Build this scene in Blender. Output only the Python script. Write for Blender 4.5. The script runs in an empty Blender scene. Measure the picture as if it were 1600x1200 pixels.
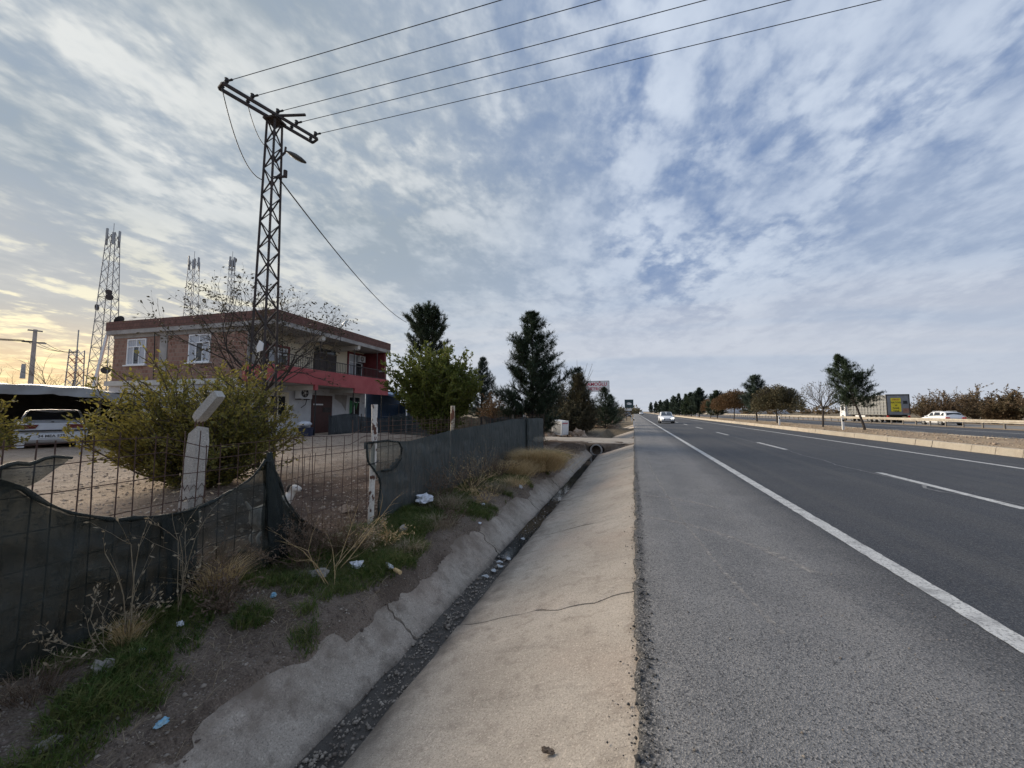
import bpy, math, random
import numpy as np
from mathutils import Vector, Matrix, noise as mnoise

R = math.radians
SC = bpy.context.scene
COL = SC.collection
random.seed(7)
RNG = np.random.default_rng(7)

# ---------------------------------------------------------------- camera
cam_d = bpy.data.cameras.new('camera')
cam = bpy.data.objects.new('camera', cam_d)
COL.objects.link(cam)
cam.location = (0, 0, 1.5)
cam.rotation_euler = (R(90 + 4.1), 0, R(17.53))
cam_d.sensor_width = 36
cam_d.lens = 13.5
cam_d.clip_start = 0.05
cam_d.clip_end = 9000
SC.camera = cam

# ---------------------------------------------------------------- light
SUN_AZ = R(74)          # degrees to the left of +Y
SUN_EL = R(18)
sun_dir = Vector((-math.sin(SUN_AZ) * math.cos(SUN_EL), math.cos(SUN_AZ) * math.cos(SUN_EL), math.sin(SUN_EL)))
sd = bpy.data.lights.new('sun', 'SUN')
sd.energy = 4.2
sd.angle = R(35)
sd.color = (1.0, 0.87, 0.70)
sun = bpy.data.objects.new('sun', sd)
COL.objects.link(sun)
sun.rotation_euler = (-sun_dir).to_track_quat('-Z', 'Y').to_euler()

W = bpy.data.worlds.new('World')
SC.world = W
W.use_nodes = True


def build_sky():
    nt = W.node_tree
    nt.nodes.clear()
    N, L = nt.nodes.new, nt.links.new

    def math_(op, a, b=None, clamp=False):
        n = N('ShaderNodeMath'); n.operation = op; n.use_clamp = clamp
        for i, v in enumerate((a, b)):
            if v is None: continue
            if isinstance(v, (int, float)): n.inputs[i].default_value = v
            else: L(v, n.inputs[i])
        return n.outputs[0]

    def rng(v, a, b, c=0., d=1., smooth=True):
        n = N('ShaderNodeMapRange'); n.clamp = True
        n.interpolation_type = 'SMOOTHSTEP' if smooth else 'LINEAR'
        L(v, n.inputs[0])
        for i, x in zip((1, 2, 3, 4), (a, b, c, d)): n.inputs[i].default_value = x
        return n.outputs[0]

    def mix(f, a, b):
        n = N('ShaderNodeMix'); n.data_type = 'RGBA'; n.clamp_factor = True
        if isinstance(f, (int, float)): n.inputs['Factor'].default_value = f
        else: L(f, n.inputs['Factor'])
        for s, v in (('A', a), ('B', b)):
            i = [q for q in n.inputs if q.name == s and q.type == 'RGBA'][0]
            if isinstance(v, tuple): i.default_value = (v[0], v[1], v[2], 1)
            else: L(v, i)
        return [o for o in n.outputs if o.type == 'RGBA'][0]

    sky = N('ShaderNodeTexSky'); sky.sky_type = 'NISHITA'; sky.sun_disc = False
    sky.sun_elevation = SUN_EL
    sky.sun_rotation = -SUN_AZ
    sky.air_density = 1.0; sky.dust_density = 1.0; sky.ozone_density = 2.0
    tc = N('ShaderNodeTexCoord')
    sep = N('ShaderNodeSeparateXYZ'); L(tc.outputs['Generated'], sep.inputs[0])
    x, y, z = sep.outputs
    zc = math_('MAXIMUM', z, 0.0)
    den = math_('ADD', zc, 0.16)
    u, v = math_('DIVIDE', x, den), math_('DIVIDE', y, den)
    cmb = N('ShaderNodeCombineXYZ'); L(u, cmb.inputs[0]); L(v, cmb.inputs[1])

    def cloud(rot, scale, off, nscale, detail, rough, dist):
        m = N('ShaderNodeMapping'); m.vector_type = 'POINT'
        L(cmb.outputs[0], m.inputs['Vector'])
        m.inputs['Rotation'].default_value = (0, 0, rot)
        m.inputs['Scale'].default_value = scale
        m.inputs['Location'].default_value = off
        n = N('ShaderNodeTexNoise'); n.inputs['Scale'].default_value = nscale
        n.inputs['Detail'].default_value = detail; n.inputs['Roughness'].default_value = rough
        n.inputs['Distortion'].default_value = dist
        L(m.outputs[0], n.inputs['Vector'])
        return n.outputs['Fac']

    def cells(rot, scale, off, nscale, warp, wscale):
        """rounded cotton lumps: smooth cells pushed about by noise"""
        m = N('ShaderNodeMapping'); L(cmb.outputs[0], m.inputs['Vector'])
        m.inputs['Rotation'].default_value = (0, 0, rot); m.inputs['Scale'].default_value = scale; m.inputs['Location'].default_value = off
        n = N('ShaderNodeTexNoise'); n.inputs['Scale'].default_value = wscale; n.inputs['Detail'].default_value = 5; n.inputs['Roughness'].default_value = .6
        L(m.outputs[0], n.inputs['Vector'])
        sb = N('ShaderNodeVectorMath'); sb.operation = 'SUBTRACT'; L(n.outputs['Color'], sb.inputs[0]); sb.inputs[1].default_value = (.5, .5, .5)
        ml = N('ShaderNodeVectorMath'); ml.operation = 'SCALE'; L(sb.outputs[0], ml.inputs[0]); ml.inputs['Scale'].default_value = warp
        ad = N('ShaderNodeVectorMath'); ad.operation = 'ADD'; L(m.outputs[0], ad.inputs[0]); L(ml.outputs[0], ad.inputs[1])
        v = N('ShaderNodeTexVoronoi'); v.feature = 'SMOOTH_F1'; v.inputs['Scale'].default_value = nscale; v.inputs['Smoothness'].default_value = .6
        L(ad.outputs[0], v.inputs['Vector'])
        return rng(v.outputs['Distance'], .08, .62, 1.0, 0.0, smooth=False)

    # a broken deck: large openings, cotton puffs in loose rows, wisps
    big = cloud(R(-10), (1.0, 0.62, 1), (3.1, 0.7, 0), 0.8, 3, 0.5, 0.1)
    lump = cells(R(-18), (1.0, 0.72, 1), (1.3, 5.2, 0), 3.6, .95, 2.4)
    lump2 = cells(R(-30), (1.0, 0.8, 1), (4.3, 2.2, 0), 9.5, .45, 4.6)
    puff = math_('ADD', math_('MULTIPLY', lump, 0.62), math_('MULTIPLY', lump2, 0.38))
    small = cloud(R(-26), (1.0, 0.75, 1), (5.3, 1.9, 0), 9.0, 5, 0.64, 0.12)
    shade = cloud(R(-14), (1.0, 0.62, 1), (0.4, 9.1, 0), 1.9, 5, 0.6, 0.12)
    dens = math_('ADD', math_('ADD', math_('MULTIPLY', big, 0.75), math_('MULTIPLY', puff, 0.42)), math_('MULTIPLY', small, 0.40))
    dens = math_('ADD', dens, 0.155)
    # low sky: the deck closes up towards the horizon
    dens = math_('ADD', dens, rng(zc, 0.05, 0.55, 0.10, 0.0))
    cover = rng(dens, 0.54, 0.88)
    thick = rng(dens, 0.86, 1.15)
    gap = N('ShaderNodeVectorMath'); gap.operation = 'MINIMUM'
    L(sky.outputs[0], gap.inputs[0]); gap.inputs[1].default_value = (2.0, 2.8, 4.6)
    gapc = mix(0.88, gap.outputs[0], (0.95, 1.60, 3.15))
    # towards the low sun the air between the clouds pales
    dt = N('ShaderNodeVectorMath'); dt.operation = 'DOT_PRODUCT'
    nrm = N('ShaderNodeVectorMath'); nrm.operation = 'NORMALIZE'; L(tc.outputs['Generated'], nrm.inputs[0])
    L(nrm.outputs[0], dt.inputs[0])
    gaz, gel = R(76), R(7)
    dt.inputs[1].default_value = (-math.sin(gaz) * math.cos(gel), math.cos(gaz) * math.cos(gel), math.sin(gel))
    d = dt.outputs['Value']
    side = rng(d, 0.15, 0.85)
    gapc = mix(math_('MULTIPLY', side, 0.85), gapc, (2.7, 3.2, 3.7))
    white = mix(side, (5.0, 5.55, 6.35), (5.9, 6.0, 5.85))
    grey = mix(side, (2.25, 2.85, 4.0), (2.5, 2.95, 3.35))
    lit = math_('ADD', math_('ADD', math_('MULTIPLY', shade, 0.60), math_('MULTIPLY', puff, 0.20)), math_('MULTIPLY', small, 0.26))
    clo = mix(rng(lit, 0.38, 0.66), grey, white)
    clo = mix(math_('MULTIPLY', thick, 0.45), clo, mix(side, (2.9, 3.5, 4.6), (3.2, 3.65, 4.1)))
    col = mix(math_('MULTIPLY', cover, 0.92), gapc, clo)
    # horizon band: lavender grey with faint pinkish streaks
    hz = rng(zc, 0.02, 0.46, 0.92, 0.0)
    band = cloud(R(62), (0.16, 1.0, 1), (2, 3, 0), 0.9, 5, 0.5, 0.3)
    hcol = mix(rng(band, 0.44, 0.60), (3.1, 3.65, 4.5), (4.3, 4.5, 4.95))
    hcol = mix(rng(zc, 0.02, 0.22, 0.85, 0.0), hcol, (4.15, 4.4, 4.9))
    col = mix(hz, col, hcol)
    # glow of the low sun behind the clouds
    g1 = rng(d, 0.68, 0.98)
    warm = mix(rng(math_('ADD', math_('MULTIPLY', puff, .5), math_('MULTIPLY', small, .5)), 0.36, 0.60), (4.6, 4.3, 3.7), (9.4, 8.3, 5.2))
    low = rng(zc, 0.03, 0.42, 1.0, 0.0)
    f = math_('MULTIPLY', g1, low, clamp=True)
    col = mix(math_('MULTIPLY', f, 0.92), col, warm)
    g2 = math_('MULTIPLY', rng(d, 0.86, 1.0), rng(zc, 0.0, 0.19, 1.0, 0.0), clamp=True)
    col = mix(math_('MULTIPLY', g2, 0.85), col, mix(rng(small, 0.42, 0.60), (8.4, 5.6, 2.5), (9.8, 7.4, 3.6)))
    bg = N('ShaderNodeBackground'); bg.inputs['Strength'].default_value = 0.1
    L(col, bg.inputs['Color'])
    out = N('ShaderNodeOutputWorld'); L(bg.outputs[0], out.inputs['Surface'])


build_sky()
VS = SC.view_settings
VS.view_transform = 'Standard'
VS.look = 'None'
VS.exposure = 0.5
VS.gamma = 1.0
VS.use_curve_mapping = False
SC.cycles.max_bounces = 6
SC.cycles.transparent_max_bounces = 12
SC.cycles.use_denoising = True

# ================================================================ helpers
UNIT = {}


class B:
    """collects simple solids and builds one mesh object"""

    def __init__(self):
        self.v, self.f, self.m = [], [], []

    def add(self, vs, fs, mi=0):
        o = len(self.v)
        self.v += [tuple(p) for p in vs]
        for f in fs:
            self.f.append(tuple(i + o for i in f)); self.m.append(mi)
        return self

    def box(self, c, s, rot=None, mi=0):
        hx, hy, hz = s[0] / 2, s[1] / 2, s[2] / 2
        vs = [Vector((x, y, z)) for x in (-hx, hx) for y in (-hy, hy) for z in (-hz, hz)]
        if rot is not None: vs = [rot @ p for p in vs]
        c = Vector(c)
        return self.add([p + c for p in vs], [(0, 1, 3, 2), (4, 6, 7, 5), (0, 4, 5, 1), (2, 3, 7, 6), (0, 2, 6, 4), (1, 5, 7, 3)], mi)

    def span(self, a, b, mi=0):
        return self.box([(a[i] + b[i]) / 2 for i in range(3)], [abs(b[i] - a[i]) for i in range(3)], None, mi)

    def bar(self, p0, p1, w, h=None, mi=0):
        p0, p1 = Vector(p0), Vector(p1)
        d = p1 - p0
        q = d.to_track_quat('Z', 'Y').to_matrix()
        return self.box((p0 + p1) / 2, (w, h or w, d.length), q, mi)

    def tube(self, pts, rad, n=8, mi=0, caps=True):
        pts = [Vector(p) for p in pts]
        if isinstance(rad, (int, float)): rad = [rad] * len(pts)
        o = len(self.v)
        up = None
        for i, p in enumerate(pts):
            t = (pts[min(i + 1, len(pts) - 1)] - pts[max(i - 1, 0)]).normalized()
            if up is None: up = Vector((0, 0, 1)) if abs(t.z) < .9 else Vector((1, 0, 0))
            a = t.cross(up).normalized(); b = t.cross(a).normalized(); up = -b if False else up
            for k in range(n):
                an = 2 * math.pi * k / n
                self.v.append(tuple(p + (a * math.cos(an) + b * math.sin(an)) * rad[i]))
        for i in range(len(pts) - 1):
            for k in range(n):
                self.f.append((o + i * n + k, o + i * n + (k + 1) % n, o + (i + 1) * n + (k + 1) % n, o + (i + 1) * n + k)); self.m.append(mi)
        if caps:
            self.f.append(tuple(o + k for k in range(n))[::-1]); self.m.append(mi)
            self.f.append(tuple(o + (len(pts) - 1) * n + k for k in range(n))); self.m.append(mi)
        return self

    def loft(self, rings, mi=0, caps=True, closed=True):
        o = len(self.v); n = len(rings[0])
        for r in rings: self.v += [tuple(p) for p in r]
        for i in range(len(rings) - 1):
            for k in range(n if closed else n - 1):
                self.f.append((o + i * n + k, o + i * n + (k + 1) % n, o + (i + 1) * n + (k + 1) % n, o + (i + 1) * n + k)); self.m.append(mi)
        if caps:
            self.f.append(tuple(o + k for k in range(n))[::-1]); self.m.append(mi)
            self.f.append(tuple(o + (len(rings) - 1) * n + k for k in range(n))); self.m.append(mi)
        return self

    def poly(self, pts, thick, mi=0):
        """flat polygon given a thickness along its normal"""
        P = [Vector(p) for p in pts]
        nrm = sum(((P[i] - P[0]).cross(P[(i + 1) % len(P)] - P[0]) for i in range(len(P))), Vector()).normalized()
        n = len(P)
        vs = P + [p - nrm * thick for p in P]
        fs = [tuple(range(n)), tuple(range(2 * n - 1, n - 1, -1))] + [(i, i + n, (i + 1) % n + n, (i + 1) % n) for i in range(n)]
        return self.add(vs, fs, mi)

    def build(self, name, mats, parent=None, smooth=False, loc=None, autosm=False):
        me = bpy.data.meshes.new(name)
        me.from_pydata(self.v, [], self.f)
        if not isinstance(mats, (list, tuple)): mats = [mats]
        for m in mats: me.materials.append(m)
        if len(mats) > 1: me.polygons.foreach_set('material_index', self.m)
        me.update()
        if smooth: me.polygons.foreach_set('use_smooth', [True] * len(me.polygons))
        o = bpy.data.objects.new(name, me); COL.objects.link(o)
        if parent: o.parent = parent
        if loc is not None: o.location = loc
        return o


def np_mesh(name, V, F, mat, parent=None, smooth=False, mats=None, mi=None):
    V = np.asarray(V, np.float32); F = np.asarray(F, np.int32)
    me = bpy.data.meshes.new(name)
    me.vertices.add(len(V)); me.vertices.foreach_set('co', V.ravel())
    k = F.shape[1]
    me.loops.add(F.size); me.loops.foreach_set('vertex_index', F.ravel())
    me.polygons.add(len(F)); me.polygons.foreach_set('loop_start', np.arange(0, F.size, k, dtype=np.int32))
    for m in (mats or [mat]): me.materials.append(m)
    if mi is not None: me.polygons.foreach_set('material_index', np.asarray(mi, np.int32))
    if smooth: me.polygons.foreach_set('use_smooth', np.ones(len(F), bool))
    me.update(calc_edges=True); me.validate()
    o = bpy.data.objects.new(name, me); COL.objects.link(o)
    if parent: o.parent = parent
    return o


def tag(o, label=None, cat=None, group=None, kind=None):
    if label: o['label'] = label
    if cat: o['category'] = cat
    if group: o['group'] = group
    if kind: o['kind'] = kind
    return o


def thing(name, label, cat, loc=(0, 0, 0), rz=0, group=None):
    o = bpy.data.objects.new(name, None); COL.objects.link(o)
    o.empty_display_size = 0.2
    o.location = loc; o.rotation_euler = (0, 0, rz)
    return tag(o, label, cat, group)


def unit_bar(mat):
    if mat.name not in UNIT:
        b = B().span((-.5, -.5, 0), (.5, .5, 1))
        me = bpy.data.meshes.new('bar'); me.from_pydata(b.v, [], b.f); me.materials.append(mat)
        UNIT[mat.name] = me
    return UNIT[mat.name]


def bar_part(name, parent, p0, p1, w, mat, h=None):
    p0, p1 = Vector(p0), Vector(p1); d = p1 - p0
    o = bpy.data.objects.new(name, unit_bar(mat)); COL.objects.link(o)
    o.parent = parent
    o.location = p0
    o.rotation_euler = d.to_track_quat('Z', 'Y').to_euler()
    o.scale = (w, h or w, d.length)
    return o


def copy_tree(o, parent=None):
    c = o.copy(); COL.objects.link(c)
    c.parent = parent
    for ch in list(o.children): copy_tree(ch, c)
    return c


def fbm(x, y, s=1.0, octv=4, seed=0.0):
    return mnoise.fractal((x * s + seed, y * s - seed, seed * .37), 1.0, 2.0, octv)


def vnoise(X, Y, seed=0):
    """cheap value noise for arrays"""
    r = np.random.default_rng(seed).random((64, 64))
    xi, yi = np.floor(X).astype(int), np.floor(Y).astype(int)
    fx, fy = X - xi, Y - yi
    fx, fy = fx * fx * (3 - 2 * fx), fy * fy * (3 - 2 * fy)
    g = lambda a, b: r[a % 64, b % 64]
    return (g(xi, yi) * (1 - fx) + g(xi + 1, yi) * fx) * (1 - fy) + (g(xi, yi + 1) * (1 - fx) + g(xi + 1, yi + 1) * fx) * fy


# ================================================================ materials
def M(name, c1, c2=None, scale=4.0, rough=0.8, bump=0.0, bscale=30.0, detail=5, metal=0.0, stretch=None, lo=.35, hi=.65,
      c3=None, s3=60.0, f3=.5, local=False, spec=0.5):
    m = bpy.data.materials.new(name); m.use_nodes = True
    nt = m.node_tree; N, L = nt.nodes.new, nt.links.new
    bs = nt.nodes['Principled BSDF']
    bs.inputs['Roughness'].default_value = rough; bs.inputs['Metallic'].default_value = metal
    bs.inputs['Specular IOR Level'].default_value = spec
    if local:
        src = N('ShaderNodeTexCoord').outputs['Object']
    else:
        src = N('ShaderNodeNewGeometry').outputs['Position']
    if stretch:
        mp = N('ShaderNodeMapping'); mp.inputs['Scale'].default_value = stretch; L(src, mp.inputs['Vector']); src2 = mp.outputs[0]
    else: src2 = src

    def noise_fac(sc, det, a, b, vec):
        n = N('ShaderNodeTexNoise'); n.inputs['Scale'].default_value = sc; n.inputs['Detail'].default_value = det
        L(vec, n.inputs['Vector'])
        r = N('ShaderNodeMapRange'); L(n.outputs['Fac'], r.inputs[0]); r.inputs[1].default_value = a; r.inputs[2].default_value = b
        return r.outputs[0]
    if c2 is None: bs.inputs['Base Color'].default_value = (*c1, 1)
    else:
        mx = N('ShaderNodeMix'); mx.data_type = 'RGBA'
        L(noise_fac(scale, detail, lo, hi, src2), mx.inputs[0])
        mx.inputs[6].default_value = (*c1, 1); mx.inputs[7].default_value = (*c2, 1)
        out = mx.outputs[2]
        if c3:
            m2 = N('ShaderNodeMix'); m2.data_type = 'RGBA'
            r = noise_fac(s3, 3, f3, f3 + .12, src)
            L(r, m2.inputs[0]); L(out, m2.inputs[6]); m2.inputs[7].default_value = (*c3, 1)
            out = m2.outputs[2]
        L(out, bs.inputs['Base Color'])
    if bump:
        n = N('ShaderNodeTexNoise'); n.inputs['Scale'].default_value = bscale; n.inputs['Detail'].default_value = 4
        L(src, n.inputs['Vector'])
        bp = N('ShaderNodeBump'); bp.inputs['Strength'].default_value = bump; bp.inputs['Distance'].default_value = 0.02
        L(n.outputs['Fac'], bp.inputs['Height']); L(bp.outputs[0], bs.inputs['Normal'])
    return m


def leaf_mat(name, c1, c2, c3, scale=2.0, trans=0.35, rough=.65):
    m = bpy.data.materials.new(name); m.use_nodes = True
    nt = m.node_tree; N, L = nt.nodes.new, nt.links.new
    nt.nodes.clear()
    pos = N('ShaderNodeNewGeometry')
    n1 = N('ShaderNodeTexNoise'); n1.inputs['Scale'].default_value = scale; n1.inputs['Detail'].default_value = 3
    n2 = N('ShaderNodeTexNoise'); n2.inputs['Scale'].default_value = 23; n2.inputs['Detail'].default_value = 1
    L(pos.outputs['Position'], n1.inputs['Vector']); L(pos.outputs['Position'], n2.inputs['Vector'])
    r1 = N('ShaderNodeMapRange'); r1.inputs[1].default_value = .38; r1.inputs[2].default_value = .62; L(n1.outputs['Fac'], r1.inputs[0])
    r2 = N('ShaderNodeMapRange'); r2.inputs[1].default_value = .42; r2.inputs[2].default_value = .66; L(n2.outputs['Fac'], r2.inputs[0])
    a = N('ShaderNodeMix'); a.data_type = 'RGBA'; L(r1.outputs[0], a.inputs[0]); a.inputs[6].default_value = (*c1, 1); a.inputs[7].default_value = (*c2, 1)
    b = N('ShaderNodeMix'); b.data_type = 'RGBA'; L(r2.outputs[0], b.inputs[0]); L(a.outputs[2], b.inputs[6]); b.inputs[7].default_value = (*c3, 1)
    bs = N('ShaderNodeBsdfPrincipled'); bs.inputs['Roughness'].default_value = rough; bs.inputs['Specular IOR Level'].default_value = .25
    L(b.outputs[2], bs.inputs['Base Color'])
    out = N('ShaderNodeOutputMaterial')
    if trans > 0:
        tr = N('ShaderNodeBsdfTranslucent'); L(b.outputs[2], tr.inputs['Color'])
        mx = N('ShaderNodeMixShader'); mx.inputs[0].default_value = trans
        L(bs.outputs[0], mx.inputs[1]); L(tr.outputs[0], mx.inputs[2]); L(mx.outputs[0], out.inputs['Surface'])
    else: L(bs.outputs[0], out.inputs['Surface'])
    return m


def net_mat(name, c1, c2, alpha, fold=(14., 14., 3.)):
    m = bpy.data.materials.new(name); m.use_nodes = True
    nt = m.node_tree; N, L = nt.nodes.new, nt.links.new
    nt.nodes.clear()
    pos = N('ShaderNodeNewGeometry')
    mp = N('ShaderNodeMapping'); mp.inputs['Scale'].default_value = fold; L(pos.outputs['Position'], mp.inputs['Vector'])
    n1 = N('ShaderNodeTexNoise'); n1.inputs['Scale'].default_value = 1.0; n1.inputs['Detail'].default_value = 5; L(mp.outputs[0], n1.inputs['Vector'])
    n2 = N('ShaderNodeTexNoise'); n2.inputs['Scale'].default_value = 1.7; n2.inputs['Detail'].default_value = 5; L(pos.outputs['Position'], n2.inputs['Vector'])
    r1 = N('ShaderNodeMapRange'); r1.inputs[1].default_value = .3; r1.inputs[2].default_value = .7; L(n2.outputs['Fac'], r1.inputs[0])
    a = N('ShaderNodeMix'); a.data_type = 'RGBA'; L(r1.outputs[0], a.inputs[0]); a.inputs[6].default_value = (*c1, 1); a.inputs[7].default_value = (*c2, 1)
    bs = N('ShaderNodeBsdfPrincipled'); bs.inputs['Roughness'].default_value = .62; bs.inputs['Specular IOR Level'].default_value = .3
    L(a.outputs[2], bs.inputs['Base Color'])
    bp = N('ShaderNodeBump'); bp.inputs['Strength'].default_value = .9; bp.inputs['Distance'].default_value = .06
    L(n1.outputs['Fac'], bp.inputs['Height']); L(bp.outputs[0], bs.inputs['Normal'])
    tp = N('ShaderNodeBsdfTransparent'); tp.inputs['Color'].default_value = (.9, .95, .93, 1)
    r2 = N('ShaderNodeMapRange'); r2.inputs[1].default_value = .25; r2.inputs[2].default_value = .75
    r2.inputs[3].default_value = alpha - .13; r2.inputs[4].default_value = min(1, alpha + .10)
    L(n1.outputs['Fac'], r2.inputs[0])
    mx = N('ShaderNodeMixShader'); L(r2.outputs[0], mx.inputs[0]); L(tp.outputs[0], mx.inputs[1]); L(bs.outputs[0], mx.inputs[2])
    out = N('ShaderNodeOutputMaterial'); L(mx.outputs[0], out.inputs['Surface'])
    return m


def node_mat(name):
    m = bpy.data.materials.new(name); m.use_nodes = True
    nt = m.node_tree
    N, L = nt.nodes.new, nt.links.new
    bs = nt.nodes['Principled BSDF']
    g = N('ShaderNodeNewGeometry')

    def noise(sc, det=5, stretch=None, rough=.5, vec=None):
        v = vec or g.outputs['Position']
        if stretch:
            mp = N('ShaderNodeMapping'); mp.inputs['Scale'].default_value = stretch; L(v, mp.inputs['Vector']); v = mp.outputs[0]
        n = N('ShaderNodeTexNoise'); n.inputs['Scale'].default_value = sc; n.inputs['Detail'].default_value = det
        n.inputs['Roughness'].default_value = rough
        L(v, n.inputs['Vector']); return n.outputs['Fac']

    def rng(v, a, b, c=0., d=1.):
        r = N('ShaderNodeMapRange'); L(v, r.inputs[0])
        for i, x in zip((1, 2, 3, 4), (a, b, c, d)): r.inputs[i].default_value = x
        return r.outputs[0]

    def mix(f, a, b):
        x = N('ShaderNodeMix'); x.data_type = 'RGBA'
        if isinstance(f, (int, float)): x.inputs[0].default_value = f
        else: L(f, x.inputs[0])
        for i, q in ((6, a), (7, b)):
            if isinstance(q, tuple): x.inputs[i].default_value = (*q, 1)
            else: L(q, x.inputs[i])
        return x.outputs[2]

    def math_(op, a, b):
        n = N('ShaderNodeMath'); n.operation = op
        for i, q in enumerate((a, b)):
            if isinstance(q, (int, float)): n.inputs[i].default_value = q
            else: L(q, n.inputs[i])
        return n.outputs[0]

    def bump(h, st, dist=.01, prev=None):
        b = N('ShaderNodeBump'); b.inputs['Strength'].default_value = st; b.inputs['Distance'].default_value = dist
        L(h, b.inputs['Height'])
        if prev is not None: L(prev, b.inputs['Normal'])
        return b.outputs[0]
    sep = N('ShaderNodeSeparateXYZ'); L(g.outputs['Position'], sep.inputs[0])

    def voro(sc, feature='F1', out='Color'):
        n = N('ShaderNodeTexVoronoi'); n.inputs['Scale'].default_value = sc; n.feature = feature
        L(g.outputs['Position'], n.inputs['Vector']); return n.outputs[out]

    def bw(c):
        n = N('ShaderNodeRGBToBW'); L(c, n.inputs[0]); return n.outputs[0]
    return m, nt, bs, noise, rng, mix, math_, bump, sep.outputs, voro, bw


def mat_asphalt(name, two_tone):
    m, nt, bs, noise, rng, mix, math_, bump, P, voro, bw = node_mat(name)
    L = nt.links.new
    lane = mix(rng(noise(1.2, 6), .35, .65), (.032, .037, .048), (.047, .053, .065))
    if two_tone:
        sh = mix(rng(noise(1.6, 6), .35, .65), (.185, .182, .180), (.26, .254, .248))
        e = math_('ADD', P[0], rng(noise(2.5, 5), 0, 1, -.35, .35))
        base = mix(rng(e, 1.55, 2.35), sh, lane)
        # the bitumen edge against the concrete
        e2 = math_('ADD', P[0], rng(noise(9, 4), 0, 1, -.05, .05))
        base = mix(rng(e2, .05, .11, .75, 0), base, (.035, .034, .034))
    else: base = lane
    # dust and wheel streaks along the road
    st = rng(noise(1.0, 6, (2.6, .05, 1)), .44, .64, 0, .65)
    base = mix(st, base, mix(rng(P[0], 1.6, 2.4), (.26, .25, .235), (.085, .084, .083)))
    patches = rng(noise(.9, 7, None, .65), .55, .70, 0, .40)
    base = mix(patches, base, mix(rng(P[0], 1.6, 2.4), (.28, .262, .24), (.095, .092, .088)))
    base = mix(rng(noise(.55, 6, (1, .35, 1), .6), .54, .66, 0, .45), base, (.055, .056, .060))
    base = mix(rng(noise(5.0, 5, None, .7), .62, .70, 0, .35), base, (.04, .04, .042))
    # aggregate
    ag = bw(voro(125.0))
    base = mix(rng(ag, .60, .78, 0, .55), base, mix(rng(P[0], 1.6, 2.4), (.46, .43, .40), (.20, .195, .19)))
    base = mix(rng(ag, .34, .18, 0, .75), base, (.030, .030, .032))
    base = mix(rng(noise(170, 3), .40, .62, .45, 0), base, (.03, .03, .032))
    L(base, bs.inputs['Base Color'])
    L(rng(noise(40, 3), .3, .7, .62, .9), bs.inputs['Roughness'])
    bs.inputs['Specular IOR Level'].default_value = .4
    b = bump(voro(125.0, 'F1', 'Distance'), .5, .006)
    L(bump(noise(220, 2), .35, .004, b), bs.inputs['Normal'])
    return m


def mat_concrete(name, c1, c2, dark, stain=.5, dirt_low=None, soil_top=None):
    m, nt, bs, noise, rng, mix, math_, bump, P, voro, bw = node_mat(name)
    L = nt.links.new
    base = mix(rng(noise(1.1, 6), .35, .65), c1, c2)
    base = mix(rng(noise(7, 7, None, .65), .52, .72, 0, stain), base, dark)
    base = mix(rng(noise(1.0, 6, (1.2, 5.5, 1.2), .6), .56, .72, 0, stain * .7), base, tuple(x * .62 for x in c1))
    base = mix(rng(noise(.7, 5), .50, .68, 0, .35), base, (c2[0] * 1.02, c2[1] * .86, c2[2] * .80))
    base = mix(rng(noise(95, 4, None, .75), .36, .60, .50, 0), base, tuple(x * .42 for x in c1))
    base = mix(rng(bw(voro(150)), .25, .12, 0, .5), base, tuple(x * .30 for x in c1))
    base = mix(rng(bw(voro(110)), .80, .90, 0, .5), base, tuple(min(.75, x * 1.6) for x in c1))
    base = mix(rng(noise(60, 4, None, .7), .61, .68, 0, .65), base, tuple(x * .38 for x in c1))
    base = mix(rng(noise(150, 3), .60, .68, 0, .6), base, tuple(min(.7, x * 1.5) for x in c1))
    base = mix(rng(noise(1.0, 7, (2.5, 9, 2.5), .7), .60, .66, 0, .45), base, tuple(min(.7, x * 1.35) for x in c1))
    if dirt_low:
        z0, z1, col = dirt_low
        zz = math_('ADD', P[2], rng(noise(6, 5), 0, 1, -.10, .10))
        base = mix(rng(zz, z0, z1, .85, 0), base, col)
    if soil_top:   # soil washed down over the upper edge of the wall
        z0, z1, col = soil_top
        zz = math_('ADD', P[2], rng(noise(3.2, 7, None, .68), .2, .8, -.22, .22))
        base = mix(rng(zz, z0, z1, 0, .92), base, col)
    L(base, bs.inputs['Base Color'])
    bs.inputs['Roughness'].default_value = .88
    bs.inputs['Specular IOR Level'].default_value = .25
    b = bump(noise(12, 6, None, .6), .30, .02)
    b = bump(noise(1.0, 4, (6, 60, 6)), .18, .01, b)
    L(bump(noise(150, 3), .45, .006, b), bs.inputs['Normal'])
    return m


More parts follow.
